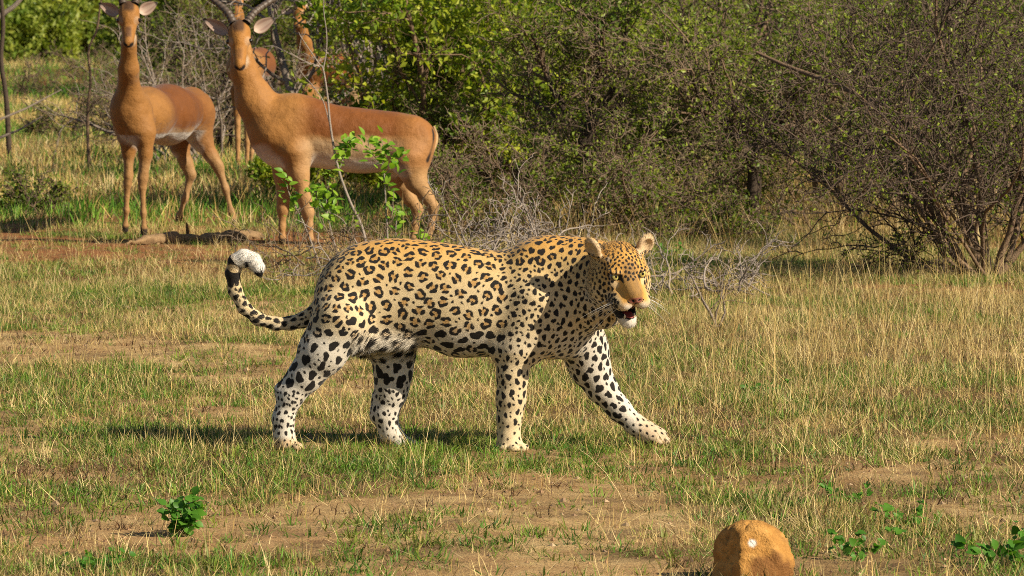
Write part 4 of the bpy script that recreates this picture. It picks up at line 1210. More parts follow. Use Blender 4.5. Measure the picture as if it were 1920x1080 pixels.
    cones += [((563, 42, 44.3, 11), (570, 80, 44.4, 13), .03), ((570, 80, 44.4, 13), (582, 125, 44.6, 22), .04), ((586, 132, 44.7, 31), (650, 128, 45.1, 31), .05)]
    far = dict(Y=44.8, root=(620, 293), box=((525, -20), (690, 302)), depth=(43.9, 45.7), cones=cones, res=.01,
        ells=[(655, 128, 45.1, 26, .15, 30, .05)], head=(562, 18, 44.2, -18, 52, -4), hscale=1.0, ears=((549, 18, 525, 24, 0), (574, 14, 586, -2, 0)),
        horns=([(556, 6, 0), (550, -12, .03), (538, -30, .06), (530, -60, .06)], [(569, 5, 0), (575, -12, .03), (588, -30, .06), (596, -60, .06)]),
        saddle=lambda V: smooth(W(585, 100, 44.8)[0], W(610, 100, 44.8)[0], V[:, 0]), line=.68, hock_y=0, hock_x=99)
    build_impala('farthest impala, only its head and neck showing among bare branches and green leaves', far)

# ------------------------------------------------------------------ trees, shrubs and smaller things
PM = {}
def plant_mats():
    if PM: return
    def bark(name, dark, light, scale=18, rough=.85):
        t = NT(name); co = t.coords(); n = t.noise(scale, 5, .65, co).outputs['Fac']; f = t.noise(scale * 9, 3, .6, co).outputs['Fac']
        c = t.mix(n, dark, light); c = t.mix(1.0, c, t.mix(f, (.7, .7, .7), (1.3, 1.28, 1.25)), 'MULTIPLY')
        t.set(Base_Color=c, Roughness=rough, Specular_IOR_Level=.2); t.bump(f, .8, .01); return t.m
    PM['bark_dark'] = bark('dark_bark', (.032, .024, .018), (.12, .088, .062))
    PM['bark_grey'] = bark('grey_bark', (.15, .118, .092), (.36, .30, .245))
    PM['bark_brown'] = bark('brown_bark', (.11, .072, .045), (.30, .205, .13))
    PM['twig'] = bark('grey_twig', (.10, .07, .047), (.37, .28, .19), 30); PM['twig_dark'] = bark('dark_twig', (.05, .036, .028), (.24, .175, .13), 30)
    PM['twig_pale'] = bark('bleached_twig', (.22, .18, .15), (.50, .43, .37), 30)
    PM['log'] = bark('dead_wood', (.12, .065, .032), (.50, .34, .18), 34)
    def leaf(name, a, b, trans=.4, spec=.3):
        t = NT(name); inf = t.n('ShaderNodeAttribute', attribute_name='tint'); c = t.mix(inf.outputs['Fac'], a, b)
        t.set(Base_Color=c, Roughness=.45, Specular_IOR_Level=spec)
        tr = t.n('ShaderNodeBsdfTranslucent'); tc = t.mix(1.0, c, (1.25, 1.3, .55), 'MULTIPLY'); t.l(tc, tr.inputs[0])
        mx = t.n('ShaderNodeMixShader'); mx.inputs[0].default_value = trans
        t.l(t.b.outputs[0], mx.inputs[1]); t.l(tr.outputs[0], mx.inputs[2]); t.l(mx.outputs[0], t.out.inputs[0]); return t.m
    PM['leaf_bright'] = leaf('bright_green_leaf', (.12, .21, .016), (.48, .52, .045))
    PM['leaf_olive'] = leaf('olive_leaf', (.09, .14, .022), (.27, .31, .055))
    PM['leaf_thorn'] = leaf('thorn_bush_leaf', (.10, .165, .016), (.33, .39, .045))
    PM['leaf_fresh'] = leaf('fresh_shoot_leaf', (.11, .26, .016), (.28, .44, .035))
    PM['leaf_forb'] = leaf('forb_leaf', (.05, .16, .014), (.10, .25, .025))
    PM['leaf_far'] = leaf('far_leaf', (.12, .19, .022), (.34, .38, .06))

def grow(rng, p, d, length, r, lvl, spec, out, anchors, zmin=0.0):
    """One branch and, by recursion, all that grows from it. spec[lvl]: n, bend, up, kids, angle, ratio, from."""
    sp = spec[lvl]; n = sp.get('n', 6)
    P = [np.array(p, float)]; d = np.array(d, float); d /= np.linalg.norm(d); D = [d.copy()]
    for k in range(n):
        d = d + rng.normal(0, sp.get('bend', .18), 3) + np.array([0, 0, sp.get('up', 0.0)])
        d /= np.linalg.norm(d); P.append(P[-1] + d * length / n); D.append(d.copy())
        if P[-1][2] < .03: P[-1][2] = .03; d[2] = abs(d[2])
    P = np.array(P); R = np.linspace(r, r * sp.get('taper', .45), n + 1)
    if lvl == len(spec) - 1: R[-1] = r * .2
    out[lvl].append((P, R))
    if lvl + 1 >= len(spec) or lvl >= sp.get('leaf_from', 99): anchors += [(P[k], D[k]) for k in range(1, n + 1)]
    if lvl + 1 < len(spec):
        nx = spec[lvl + 1]; kids = rng.integers(sp['kids'][0], sp['kids'][1] + 1)
        for q in range(kids):
            t = rng.uniform(sp.get('from', .3), 1.0) if q else 1.0
            f = t * n; k = min(int(f), n - 1); b = P[k] + (P[k + 1] - P[k]) * (f - k)
            if b[2] < zmin: continue
            ax = np.cross(D[k], rng.normal(0, 1, 3)); ax /= max(np.linalg.norm(ax), 1e-6)
            a = rng.normal(sp.get('angle', .8), .2) * (.5 if q == 0 else 1)
            cd = D[k] * math.cos(a) + np.cross(ax, D[k]) * math.sin(a)
            grow(rng, b, cd, length * sp.get('ratio', .55) * rng.uniform(.6, 1.25) * (1.1 - .4 * t), max(R[k] * sp.get('rr', .6), nx.get('rmin', .0016)), lvl + 1, spec, out, anchors, zmin)

def leaf_cards(rng, pts, dirs, size, per, spread, mat_name, name, parent, origin, kind='stuff', shape=.5, droop=.25):
    """Many leaf-sized folded blades, each four corners, on the twigs."""
    n = len(pts) * per
    if n == 0: return None
    p = np.repeat(pts, per, 0) + rng.normal(0, spread, (n, 3)); d = np.repeat(dirs, per, 0) + rng.normal(0, .8, (n, 3)) - np.array([0, 0, droop])
    d /= np.linalg.norm(d, axis=1)[:, None]
    s = np.cross(d, rng.normal(0, 1, (n, 3))); s /= np.maximum(np.linalg.norm(s, axis=1), 1e-6)[:, None]; up = np.cross(s, d)
    L = (size * rng.uniform(.5, 1.0, n) ** 1.0 * np.where(rng.random(n) < .25, 1.7, 1.05))[:, None]; w = L * shape * .5
    V = np.stack([p, p + d * L * .45 + s * w + up * w * .35, p + d * L, p + d * L * .45 - s * w + up * w * .35], 1).reshape(-1, 3)
    V[:, 2] = np.maximum(V[:, 2], .01)
    i = np.arange(n)[:, None] * 4
    F = np.concatenate([i + np.array([[0, 1, 2]]), i + np.array([[0, 2, 3]])], 1).ravel()
    o = mesh_from(name, V - origin, F, np.full(2 * n, 3), PM[mat_name], parent, smooth_on=False)
    clump = fbm2(p[:, 0] * 3 + p[:, 1] * 2, p[:, 2] * 3, 5, 2)
    tint = np.clip(clump * 1.3 - .35 + rng.normal(.15, .28, n), 0, 1)
    point_float(o.data, 'tint', np.repeat(tint, 4))
    if kind: o['kind'] = kind
    return o

def tree(name, label, cat, base, stems, spec, mats, seed, leaf=None, group=None, names=('trunk', 'branches', 'twigs'), sides=(8, 5, 4, 3, 3), tall=1.0, zmin=0.0, pole=None):
    """stems: list of (dx, dy, direction, length, radius). mats: material per level."""
    rng = np.random.default_rng(seed)
    b = np.array([base[0], base[1], float(ground_h(base[0], base[1])) - .03])
    root = thing(name, label, cat, b, 0, group)
    out = [[] for _ in spec]; anchors = []
    for dx, dy, d, L, r, *dz in stems: grow(rng, b + np.array([dx, dy, dz[0] if dz else 0.0]), d, L * tall, r, 0, spec, out, anchors, zmin)
    if pole is not None: out[0].append((np.array([b + np.array(q[:3]) for q in pole]), np.array([q[3] for q in pole])))
    for k, (P, R) in enumerate(out[0]):
        P, R = P.copy(), R.copy(); R[0] *= 1.25
        mesh_from(names[0], *shift(tube([(P, R)], sides[0]), b), PM[mats[0]], root)
    rest = {}
    for lvl in range(1, len(spec)):
        if out[lvl]: rest.setdefault(names[min(lvl, len(names) - 1)], []).append((lvl, out[lvl]))
    for nm, ls in rest.items():
        Vs, Fs, Ls, off = [], [], [], 0
        for lvl, paths in ls:
            by = {}
            for pr in paths: by.setdefault(len(pr[0]), []).append(pr)
            for prs in by.values():
                V, F, L = tube_many(prs, sides[lvl]); Vs.append(V); Fs.append(F + off); Ls.append(L); off += len(V)
        o = mesh_from(nm, np.concatenate(Vs) - b, np.concatenate(Fs), np.concatenate(Ls), PM[mats[min(ls[0][0], len(mats) - 1)]], root)
        o['kind'] = 'stuff'
    if leaf and anchors:
        mat, size, per, frac, spread, shape = leaf
        A = np.array([a[0] for a in anchors]); Dd = np.array([a[1] for a in anchors])
        m = rng.random(len(A)) < frac * np.clip(2.2 * fbm2(A[:, 0] * 1.7 + A[:, 1], A[:, 2] * 1.7 + seed, 2, 2) - .1, .1, 1.6)
        leaf_cards(rng, A[m], Dd[m], size, per, spread, mat, 'leaves', root, b, shape=shape)
    return root

def shift(t, b): return (t[0] - b, t[1], t[2])

def tube_many(paths, sides):
    """Same-length tubes all at once."""
    P = np.array([p for p, _ in paths]); R = np.array([r for _, r in paths]); m, n = P.shape[:2]
    T = np.gradient(P, axis=1); T /= np.maximum(np.linalg.norm(T, axis=2), 1e-9)[..., None]
    ref = np.where(np.abs(T[:, :1, 2:3]) < .9, np.array([[[0, 0, 1.0]]]), np.array([[[1.0, 0, 0]]]))
    A = np.cross(T, np.broadcast_to(ref, T.shape)); A /= np.maximum(np.linalg.norm(A, axis=2), 1e-9)[..., None]; Bn = np.cross(T, A)
    an = np.arange(sides) * 2 * np.pi / sides
    ring = P[:, :, None] + R[:, :, None, None] * (np.cos(an)[:, None] * A[:, :, None] + np.sin(an)[:, None] * Bn[:, :, None])
    i = np.arange(n - 1)[:, None] * sides; j = np.arange(sides)[None]; j2 = (j + 1) % sides
    q = np.stack([i + j, i + sides + j, i + sides + j2, i + j2], -1).reshape(1, -1, 4) + (np.arange(m) * n * sides)[:, None, None]
    return ring.reshape(-1, 3), q.reshape(-1), np.full(q.shape[0] * q.shape[1], 4)

def copy_tree(root, loc, rz, s, label=None, group=None):
    r = root.copy(); COL.objects.link(r); r.location = tuple(loc); r.rotation_euler = (0, 0, rz); r.scale = (s, s, s)
    if label: r['label'] = label
    if group: r['group'] = group
    for ch in list(root.children):
        c = ch.copy(); COL.objects.link(c); c.parent = r
    return r

# growth habits, coarse to fine
THORN = [dict(n=9, bend=.12, up=.01, kids=(12, 15), angle=.66, ratio=.46, rr=.42, **{'from': .16}, taper=.3),
         dict(n=7, bend=.22, up=.0, kids=(6, 9), angle=.9, ratio=.46, rr=.5, rmin=.004, **{'from': .12}, taper=.4),
         dict(n=5, bend=.30, up=.0, kids=(3, 4), angle=.95, ratio=.5, rr=.6, rmin=.0036, **{'from': .1}, taper=.5, leaf_from=2),
         dict(n=3, bend=.30, rmin=.0026)]
SMALL = [dict(n=8, bend=.14, up=.03, kids=(9, 12), angle=.8, ratio=.66, rr=.5, **{'from': .2}, taper=.45),
         dict(n=7, bend=.24, up=.01, kids=(8, 10), angle=.85, ratio=.52, rr=.5, rmin=.006, **{'from': .12}, taper=.4),
         dict(n=6, bend=.28, up=.0, kids=(5, 7), angle=.9, ratio=.5, rr=.55, rmin=.0042, **{'from': .1}, taper=.5, leaf_from=2),
         dict(n=4, bend=.32, rmin=.003)]
LEAFY = [dict(n=7, bend=.12, up=.03, kids=(7, 9), angle=.7, ratio=.55, rr=.6, **{'from': .2}, taper=.4),
         dict(n=6, bend=.22, up=.0, kids=(6, 8), angle=.85, ratio=.5, rr=.5, **{'from': .15}, taper=.35),
         dict(n=5, bend=.28, up=.0, kids=(4, 5), angle=.9, ratio=.5, rmin=.003, **{'from': .1}, leaf_from=2),
         dict(n=3, bend=.3, rmin=.002)]

def fan(rng, n, lean, spread, L, r, side=(0, 0), base_r=.12):
    st = []
    for k in range(n):
        a = rng.uniform(0, 2 * np.pi); s = abs(rng.normal(lean, spread))
        d = np.array([math.cos(a) * math.sin(s) + side[0], math.sin(a) * math.sin(s) * .8 + side[1], math.cos(s)])
        st.append((math.cos(a) * base_r * rng.random(), math.sin(a) * base_r * rng.random(), d, L * rng.uniform(.7, 1.15), r * rng.uniform(.6, 1.2)))
    return st

def build_plants():
    plant_mats(); rng = np.random.default_rng(5)
    at = lambda px, Y: np.array([(px - 960) * Y / F_PX, Y])
    # -- the big thorn bush on the right
    st = fan(rng, 10, .75, .30, 2.4, .018, (-.12, 0), .22)
    st += [(-.05, 0, np.array([-1.15, -.1, 1.0]), 2.4, .019), (-.1, 0, np.array([-1.0, .2, .75]), 1.7, .014), (-.1, .05, np.array([-.55, -.1, 1.0]), 2.6, .021), (0, .1, np.array([-.2, .1, 1.0]), 2.6, .022), (.05, 0, np.array([.3, -.1, 1.0]), 2.6, .02), (.1, 0, np.array([.9, 0, .8]), 2.3, .018), (-.12, -.05, np.array([-1.2, -.2, .6]), .9, .010)]
    tree('thorn_bush', 'big dense grey thorn bush at the right edge with many stems fanning from one base', 'bush', at(1860, 24.8), st, THORN, ('bark_brown', 'bark_dark', 'twig_dark', 'twig_dark'), 21, ('leaf_thorn', .02, 2, .2, .012, .6), tall=.62)
    st = fan(rng, 8, .5, .25, 2.5, .018, (.05, 0), .2)
    tree('thorn_bush', 'grey thorn bush rising behind the big one at the right edge', 'bush', at(1800, 27.8), st, THORN, ('bark_brown', 'bark_dark', 'twig_dark', 'twig_dark'), 22, ('leaf_thorn', .022, 2, .26, .015, .6), tall=.5, zmin=.3)
    # a dead stem slung through the bush
    P = np.array([W(1418, 98, 26.0), W(1470, 122, 25.9), W(1540, 148, 25.7), W(1612, 178, 25.5), W(1680, 214, 25.3), W(1740, 262, 25.1), W(1800, 360, 25.0), W(1840, 500, 24.9)])
    o = mesh_from('dead_branch', *tube([(P, np.linspace(.009, .026, len(P)))], 7), PM['bark_brown']); tag(o, 'pale bare dead branch slanting into the thorn bush at upper right', 'branch')
    # -- the small tree with the dark trunk in the middle
    limbs = lambda z, L, q=1.0: [(0, 0, np.array([-.75, -.1, 1.0]), L, .034 * q, z), (.01, 0, np.array([.05, .05, 1.0]), L * 1.05, .036 * q, z), (.02, 0, np.array([.55, -.1, 1.0]), L, .03 * q, z + .02),
        (0, .02, np.array([-1.1, .15, .75]), L * .85, .022 * q, z + .06), (0, .02, np.array([1.1, -.1, .7]), L * .85, .02 * q, z + .05)]
    tree('thorn_tree', 'small thorn tree with a short black trunk forking into twiggy limbs, right of the leopard', 'tree', at(1412, 29.6), limbs(.50, .86), SMALL,
        ('bark_dark', 'bark_brown', 'twig', 'twig', 'twig'), 31, ('leaf_thorn', .028, 2, .28, .018, .6), zmin=.42, pole=[(.01, 0, -.05, .058), (.0, 0, .2, .050), (.012, 0, .4, .046), (0, 0, .56, .04)])
    tree('thorn_tree', 'twiggy thorn tree with a dark crooked trunk, straight behind the leopard\'s shoulders', 'tree', at(1096, 30.2), limbs(.58, .82, .9), SMALL,
        ('bark_dark', 'bark_brown', 'twig', 'twig', 'twig'), 32, ('leaf_thorn', .030, 2, .36, .02, .6), zmin=.36, pole=[(0, 0, -.05, .045), (-.015, 0, .25, .034), (.02, 0, .5, .03), (-.01, 0, .68, .028)])
    tree('thorn_tree', 'thorn tree with thin pale stems between the two dark trunks', 'tree', at(1245, 32.5),
        [(0, 0, np.array([-.1, 0, 1.0]), 2.8, .034), (.1, 0, np.array([.3, 0, 1.0]), 2.6, .030), (-.1, .1, np.array([-.5, 0, 1.0]), 2.4, .026), (0, 0, np.array([.8, 0, .8]), 2.0, .022)],
        SMALL, ('bark_brown', 'bark_brown', 'twig', 'twig', 'twig'), 33, ('leaf_thorn', .032, 2, .3, .02, .6), tall=.46, zmin=.12)
    tree('thorn_tree', 'thorn tree with slanting brown stems, in front of the pale grass beside the big bush', 'tree', at(1590, 31.5),
        [(0, 0, np.array([-.3, 0, 1.0]), 2.6, .036), (.1, 0, np.array([.25, 0, 1.0]), 2.6, .032), (-.1, .1, np.array([-.8, 0, .8]), 2.2, .026), (0, 0, np.array([.7, 0, .9]), 2.1, .024)],
        SMALL, ('bark_brown', 'twig', 'twig', 'twig', 'twig'), 34, ('leaf_thorn', .030, 2, .28, .02, .6), tall=.46, zmin=.12)
    tree('thorn_tree', 'low thorn tree just right of the leafy green bush', 'tree', at(985, 32.5),
        [(0, 0, np.array([-.15, 0, 1.0]), 2.3, .034), (.1, 0, np.array([.4, 0, 1.0]), 2.3, .03), (-.1, .1, np.array([-.7, 0, .8]), 1.9, .024), (0, 0, np.array([.9, 0, .6]), 1.8, .022)],
        SMALL, ('bark_dark', 'bark_brown', 'twig', 'twig', 'twig'), 35, ('leaf_olive', .032, 2, .45, .02, .55), tall=.46, zmin=.12)
    # low scrub that closes the gaps under the crowns
    for px_, Y_, sd, L_, lf, lab in ((925, 29.4, 81, .7, .5, 'low brown scrub of bare twigs at the foot of the leafy green bush'), (1010, 28.8, 82, .85, .25, 'low tangle of bare brown scrub left of the crooked trunk'),
            (1175, 29.2, 83, .95, .3, 'low tangle of bare brown scrub right of the crooked trunk'), (1290, 30.2, 84, 1.05, .35, 'wide bare scrub midway between the two dark trunks'),
            (1545, 30.0, 86, 1.0, .25, 'bare scrub between the short black trunk and the big thorn bush')):
        tree('dead_shrub' if lf < .4 else 'low_shrub', lab, 'shrub', at(px_, Y_), fan(rng, 7, .85, .3, L_, .012, (0, 0), .35), THORN, ('bark_brown', 'bark_brown', 'twig', 'twig'), sd, ('leaf_thorn', .024, 2, lf * .5, .02, .6))
    # pale straight pole of a dead tree
    P = np.array([W(1101, 352, 33.0), W(1100, 250, 33.0), W(1101, 120, 33.02), W(1102, 10, 33.05), W(1103, -120, 33.1), W(1100, -230, 33.1)]); P[0][2] = -.02
    root = thing('dead_tree', 'straight bleached trunk of a dead tree standing among the thorn trees', 'tree', (P[0][0], P[0][1], 0))
    mesh_from('trunk', *shift(tube([(P, np.array([.026, .024, .022, .02, .015, .008]))], 8), P[0] * [1, 1, 0]), PM['twig_pale'], root)
    # -- leafy bright bushes
    st = fan(rng, 11, .50, .25, 2.3, .03, (0, 0), .35)
    tree('leafy_bush', 'bright green leafy bush directly behind the ram\'s back', 'bush', at(845, 33.0), st, LEAFY, ('bark_brown', 'bark_brown', 'bark_brown', 'bark_brown'), 41, ('leaf_bright', .056, 2, 1.0, .035, .58), tall=.64)
    st = fan(rng, 8, .55, .25, 2.0, .026, (0, 0), .3)
    tree('leafy_bush', 'darker green leafy bush to the right of the bright one', 'bush', at(985, 34.5), st, LEAFY, ('bark_brown', 'bark_brown', 'bark_brown', 'bark_brown'), 42, ('leaf_bright', .045, 2, .8, .03, .55), tall=.68)
    st = fan(rng, 7, .6, .25, .62, .016, (.1, 0), .3)
    tree('leafy_bush', 'low leafy bush left of the ram\'s back under the farthest impala', 'bush', at(615, 36.0), st, LEAFY, ('bark_brown', 'bark_brown', 'bark_brown', 'bark_brown'), 43, ('leaf_bright', .048, 2, .8, .03, .55), tall=.8)
    tree('thorn_tree', 'tall tree with thick grey-brown trunk above the ram\'s back', 'tree', at(657, 38.0),
        [(0, 0, np.array([.0, 0, 1.0]), 3.4, .085), (.28, .1, np.array([.08, 0, 1.0]), 3.2, .06), (-.3, .1, np.array([-.25, 0, 1.0]), 3.0, .045)], SMALL, ('bark_grey', 'bark_grey', 'twig_pale', 'twig', 'twig'), 44, ('leaf_olive', .03, 2, .22, .02, .55), tall=.75)
    # -- dead brushwood between the two front impalas
    st = fan(rng, 14, .6, .3, 1.35, .022, (.1, 0), .5)
    tree('dead_shrub', 'tangled dead shrub of grey branches between the two front impalas', 'shrub', at(385, 43.0), st, THORN[:3] , ('bark_grey', 'twig_pale', 'twig'), 51)
    tree('thorn_bush', 'dark thorn bush behind the dead shrub left of the ram', 'bush', at(392, 46.0), fan(rng, 8, .5, .3, 1.7, .03, (0, 0), .5), THORN, ('bark_dark', 'bark_dark', 'bark_dark', 'bark_dark'), 52, ('leaf_olive', .03, 2, .25, .03, .55), tall=.9)
    # brown scrub on the open slope to the left
    for px_, Y_, sd, L_, lab in ((72, 32.0, 91, .30, 'small dark withered shrub at the left edge nearest the red soil'), (125, 50.0, 92, .55, 'brown dead shrub in the grass left of the young impala'),
            (285, 58.0, 93, .7, 'brown dead shrub in the grass behind the young impala\'s back'), (25, 66.0, 94, .8, 'dark dead shrub far out in the grass by the left edge'), (190, 84.0, 95, .9, 'farthest dead shrub in the grass, behind the young impala\'s neck'), (335, 47.0, 96, .7, 'dead shrub just behind the young impala\'s rump')):
        tree('dead_shrub', lab, 'shrub', at(px_, Y_), fan(rng, 9, .8, .3, L_, .012, (0, 0), .3 * L_), THORN[:3], ('bark_dark', 'bark_brown', 'twig_dark'), sd, ('leaf_olive', .03, 1, .25, .02, .6))
    # thin dead saplings and trunks on the left
    for (pts, Y, r, mat, lab) in (
        ([(168, 300), (164, 220), (170, 150), (166, 95), (182, 55), (188, 10), (200, -50)], 40.0, (.016, .007), 'bark_brown', 'thin crooked dead sapling left of the young impala'),
        ([(18, 262), (14, 215), (10, 170), (2, 110), (6, 40), (-4, -50)], 43.0, (.028, .018), 'bark_dark', 'dark leaning dead trunk at the left edge'),
        ([(-40, 60), (0, 30), (30, 8), (60, -30)], 44.0, (.03, .02), 'bark_grey', 'grey bare limb crossing the top left corner')):
        P = np.array([W(a, b_, Y) for a, b_ in pts]); P[0][2] = min(P[0][2], 3)
        if P[0][2] < .5: P[0][2] = -.03
        q = np.linspace(0, len(P) - 1, 20); S = np.stack([spline(np.arange(len(P)), P[:, k], q) for k in range(3)], 1)
        if P[0][2] > .5:          # a limb needs its tree: stand it on a trunk outside the picture
            S = np.concatenate([np.array([[S[0][0] - .25, Y, -.03], [S[0][0] - .2, Y, .6]]), S])
        rt = thing('dead_tree', lab, 'tree', (S[0][0], S[0][1], 0))
        mesh_from('trunk', *shift(tube([(S, np.linspace(r[0], r[1], len(S)))], 7), S[0] * [1, 1, 0]), PM[mat], rt)
    for k, (a, b_, Y) in enumerate((((-20, 232), (115, 168), 41.5), ((-10, 262), (80, 218), 40.0))):
        P = np.array([W(a[0], a[1], Y), W((a[0] + b_[0]) / 2, (a[1] + b_[1]) / 2 + 4, Y + .1), W(b_[0], b_[1], Y + .2)])
        P = np.concatenate([[[P[0][0] - .5, Y, .02]], P])
        o = mesh_from('dead_branch', *tube([(P, np.array([.018, .014, .010, .005]))], 6), PM['bark_grey'])
        tag(o, ('upper', 'lower')[k] + ' of the two fallen grey branches leaning up at the left edge', 'branch')
    # -- heap of bleached twigs behind the leopard's back
    def heap(label, cx, Y, wx, wy, top, n, seed, mat='twig_pale', L=(.35, .8), rr=.005, lean=1.0, mode='heap', name='brushwood_heap', cat='brushwood'):
        r_ = np.random.default_rng(seed); c = at(cx, Y); out = [[], [], []]; an = []
        sp = [dict(n=7, bend=.24, up=0, kids=(3, 6), angle=.9, ratio=.5, rr=.6, **{'from': .2}, taper=.4), dict(n=5, bend=.32, kids=(2, 4), angle=.9, ratio=.5, rr=.6, **{'from': .2}, taper=.5, rmin=.0034), dict(n=3, bend=.35, rmin=.0026)]
        for k in range(n):
            x, y = c[0] + r_.normal(0, wx), c[1] + r_.normal(0, wy)
            a = r_.uniform(0, 6.3); d = np.array([math.cos(a), .5 * math.sin(a), r_.uniform(.1, lean)])
            grow(r_, (x, y, r_.uniform(.02, top * .55) * math.exp(-((x - c[0]) / (wx * 1.6)) ** 2)), d, r_.uniform(*L), rr * r_.uniform(.6, 1.5), 0, sp, out, an)
        root = thing(name, label, cat, (c[0], c[1], 0))
        Vs, Fs, Ls, off = [], [], [], 0
        for lvl, s in ((0, 5), (1, 4), (2, 3)):
            by = {}
            for pr in out[lvl]: by.setdefault(len(pr[0]), []).append(pr)
            for prs in by.values():
                V, F, L_ = tube_many(prs, s); Vs.append(V); Fs.append(F + off); Ls.append(L_); off += len(V)
        o = mesh_from('twigs', np.concatenate(Vs) - np.array([c[0], c[1], 0]), np.concatenate(Fs), np.concatenate(Ls), PM[mat], root); o['kind'] = 'stuff'
    heap('heap of bleached dead twigs just behind the leopard\'s back', 955, 23.6, .34, .3, .36, 60, 61, L=(.18, .46), rr=.0052, lean=1.1)
    heap('low scatter of pale dead sticks right of the leopard\'s head', 1310, 23.0, .22, .25, .14, 20, 62, lean=.3, L=(.2, .5), rr=.005)
    heap('thin dead twigs standing behind the leopard\'s rump', 640, 24.5, .2, .3, .2, 22, 63, 'twig', lean=1.5, L=(.2, .45), rr=.0035)
    heap('low dead twigs on the shaded red soil by the ram\'s hind feet', 820, 26.0, .28, .3, .16, 26, 64, 'twig', lean=.7, L=(.2, .45), rr=.0035)
    tree('dead_shrub', 'small dead grey shrub standing in dry grass right of the leopard\'s face', 'shrub', at(1345, 20.6),
        [(0, 0, np.array([-.05, 0, 1.0]), .34, .008), (.01, 0, np.array([-.5, 0, 1.0]), .30, .005), (0, 0, np.array([.45, .1, 1.0]), .30, .005)],
        [dict(n=6, bend=.16, kids=(4, 6), angle=.8, ratio=.5, rr=.6, **{'from': .3}, taper=.4), dict(n=4, bend=.25, kids=(2, 3), angle=.8, ratio=.5, rmin=.002), dict(n=3, bend=.3, rmin=.0015)], ('bark_grey', 'twig', 'twig'), 65)
    # -- the sapling in front of the ram
    root = thing('sapling', 'thin leafy sapling in front of the ram, one bare stem above fresh green shoots', 'sapling', (*at(690, 25.6), 0))
    b0 = np.array([*at(690, 25.6), 0.0])
    def stem(pts, r0, r1, Y=25.6, nm='stem', parent=root):
        P = np.array([W(x, y, Y) for x, y in pts]); q = np.linspace(0, len(P) - 1, 5 * len(P)); S = np.stack([spline(np.arange(len(P)), P[:, k], q) for k in range(3)], 1)
        mesh_from(nm, *shift(tube([(S, np.linspace(r0, r1, len(S)))], 6), b0), PM['twig_pale'], parent); return S
    stem([(694, 501), (680, 430), (655, 375), (634, 315), (620, 240), (614, 180), (606, 130), (600, 122)], .010, .0045)
    stem([(606, 130), (612, 95), (612, 60), (607, 20), (608, -20)], .0045, .002); stem([(600, 122), (585, 100), (566, 72), (560, 60)], .004, .0018)
    stem([(600, 126), (580, 117), (566, 113)], .003, .0015); stem([(618, 232), (606, 190), (590, 165), (568, 140), (561, 129)], .0035, .0015)
    stem([(566, 72), (572, 60), (570, 50)], .002, .001)
    SH = [([(728, 500), (726, 430), (722, 360), (719, 300), (716, 262)], .007), ([(600, 498), (570, 420), (545, 370), (535, 338)], .006), ([(640, 500), (620, 430), (612, 380), (618, 330)], .006),
          ([(720, 330), (745, 300), (762, 285)], .003), ([(719, 310), (695, 285), (690, 262)], .003), ([(690, 495), (660, 440), (640, 410), (610, 395)], .005), ([(745, 500), (742, 430), (748, 390)], .005), ([(636, 320), (648, 285), (655, 268)], .003), ([(612, 400), (592, 372), (580, 345)], .003), ([(800, 500), (795, 460), (790, 440)], .004)]
    r_ = np.random.default_rng(77); A, D_ = [], []
    for pts, r in SH:
        S = stem(pts, r, .0015)
        h = int(len(S) * (.5 if len(pts) > 3 else .1))
        for k in range(h, len(S)): A.append(S[k]); D_.append(np.array([r_.normal(), r_.normal(), .8]))
    A = np.array(A); D_ = np.array(D_); keep = r_.random(len(A)) < .9; A, D_ = A[keep], D_[keep]
    leaf_mesh_parts(r_, A, D_, .056, root, b0, 295, jit=.028)
    # -- broad-leaved weed in the foreground
    c = G(346, 1004); root = thing('weed', 'bushy broad-leaved green weed in the short grass at lower left', 'plant', (c[0], c[1], 0)); b0 = np.array([c[0], c[1], float(ground_h(c[0], c[1]))])
    A, D_ = [], []
    for k in range(11):
        a = k * 2.4; L = r_.uniform(.05, .125); t = np.linspace(0, 1, 6)[:, None]
        S = b0 + np.array([math.cos(a) * .032, math.sin(a) * .026, 0]) * t + np.array([0, 0, L]) * t
        mesh_from('stem', *shift(tube([(S, np.linspace(.0022, .001, 6))], 5), b0 * [1, 1, 0]), PM['leaf_forb'], root)
        for q in range(1, 6): A.append(S[q]); D_.append(np.array([math.cos(a + r_.normal(0, 1)), math.sin(a + r_.normal(0, 1)), .25]))
    leaf_mesh_parts(r_, np.array(A), np.array(D_), .026, root, b0 * [1, 1, 0], 170, 'leaf_forb', .85, jit=.012)
    for k, (px, py, sc, lab) in enumerate(((1890, 1060, 1.3, 'dark green weed in the bottom right corner'), (1620, 1050, 1.0, 'low green weed right of the orange stone'), (1585, 945, .8, 'small green weed on bare sand above the orange stone'), (1440, 742, .9, 'pale green weed in dry grass right of the reaching paw'),
                                         (180, 1068, .8, 'small green weed at the bottom left'), (1700, 985, .9, 'flat green weed on the sand at lower right'), (1250, 478, 1.1, 'clump of fresh green leaves right of the leopard\'s ear'))):
        c = G(px, py); b0 = np.array([c[0], c[1], float(ground_h(c[0], c[1]))]); root = thing('weed', lab, 'plant', (c[0], c[1], 0))
        A, D_ = [], []
        for j in range(8):
            a = r_.uniform(0, 6.3); L = r_.uniform(.03, .07) * sc; t = np.linspace(0, 1, 4)[:, None]
            S = b0 + np.array([math.cos(a), math.sin(a), 0]) * t * .09 * sc + np.array([0, 0, L]) * t
            for q in range(1, 4): A.append(S[q]); D_.append(np.array([math.cos(a + r_.normal(0, 1)), math.sin(a + r_.normal(0, 1)), .3]))
        leaf_mesh_parts(r_, np.array(A), np.array(D_), .024 * sc, root, b0 * [1, 1, 0], 70, 'leaf_forb', .7)
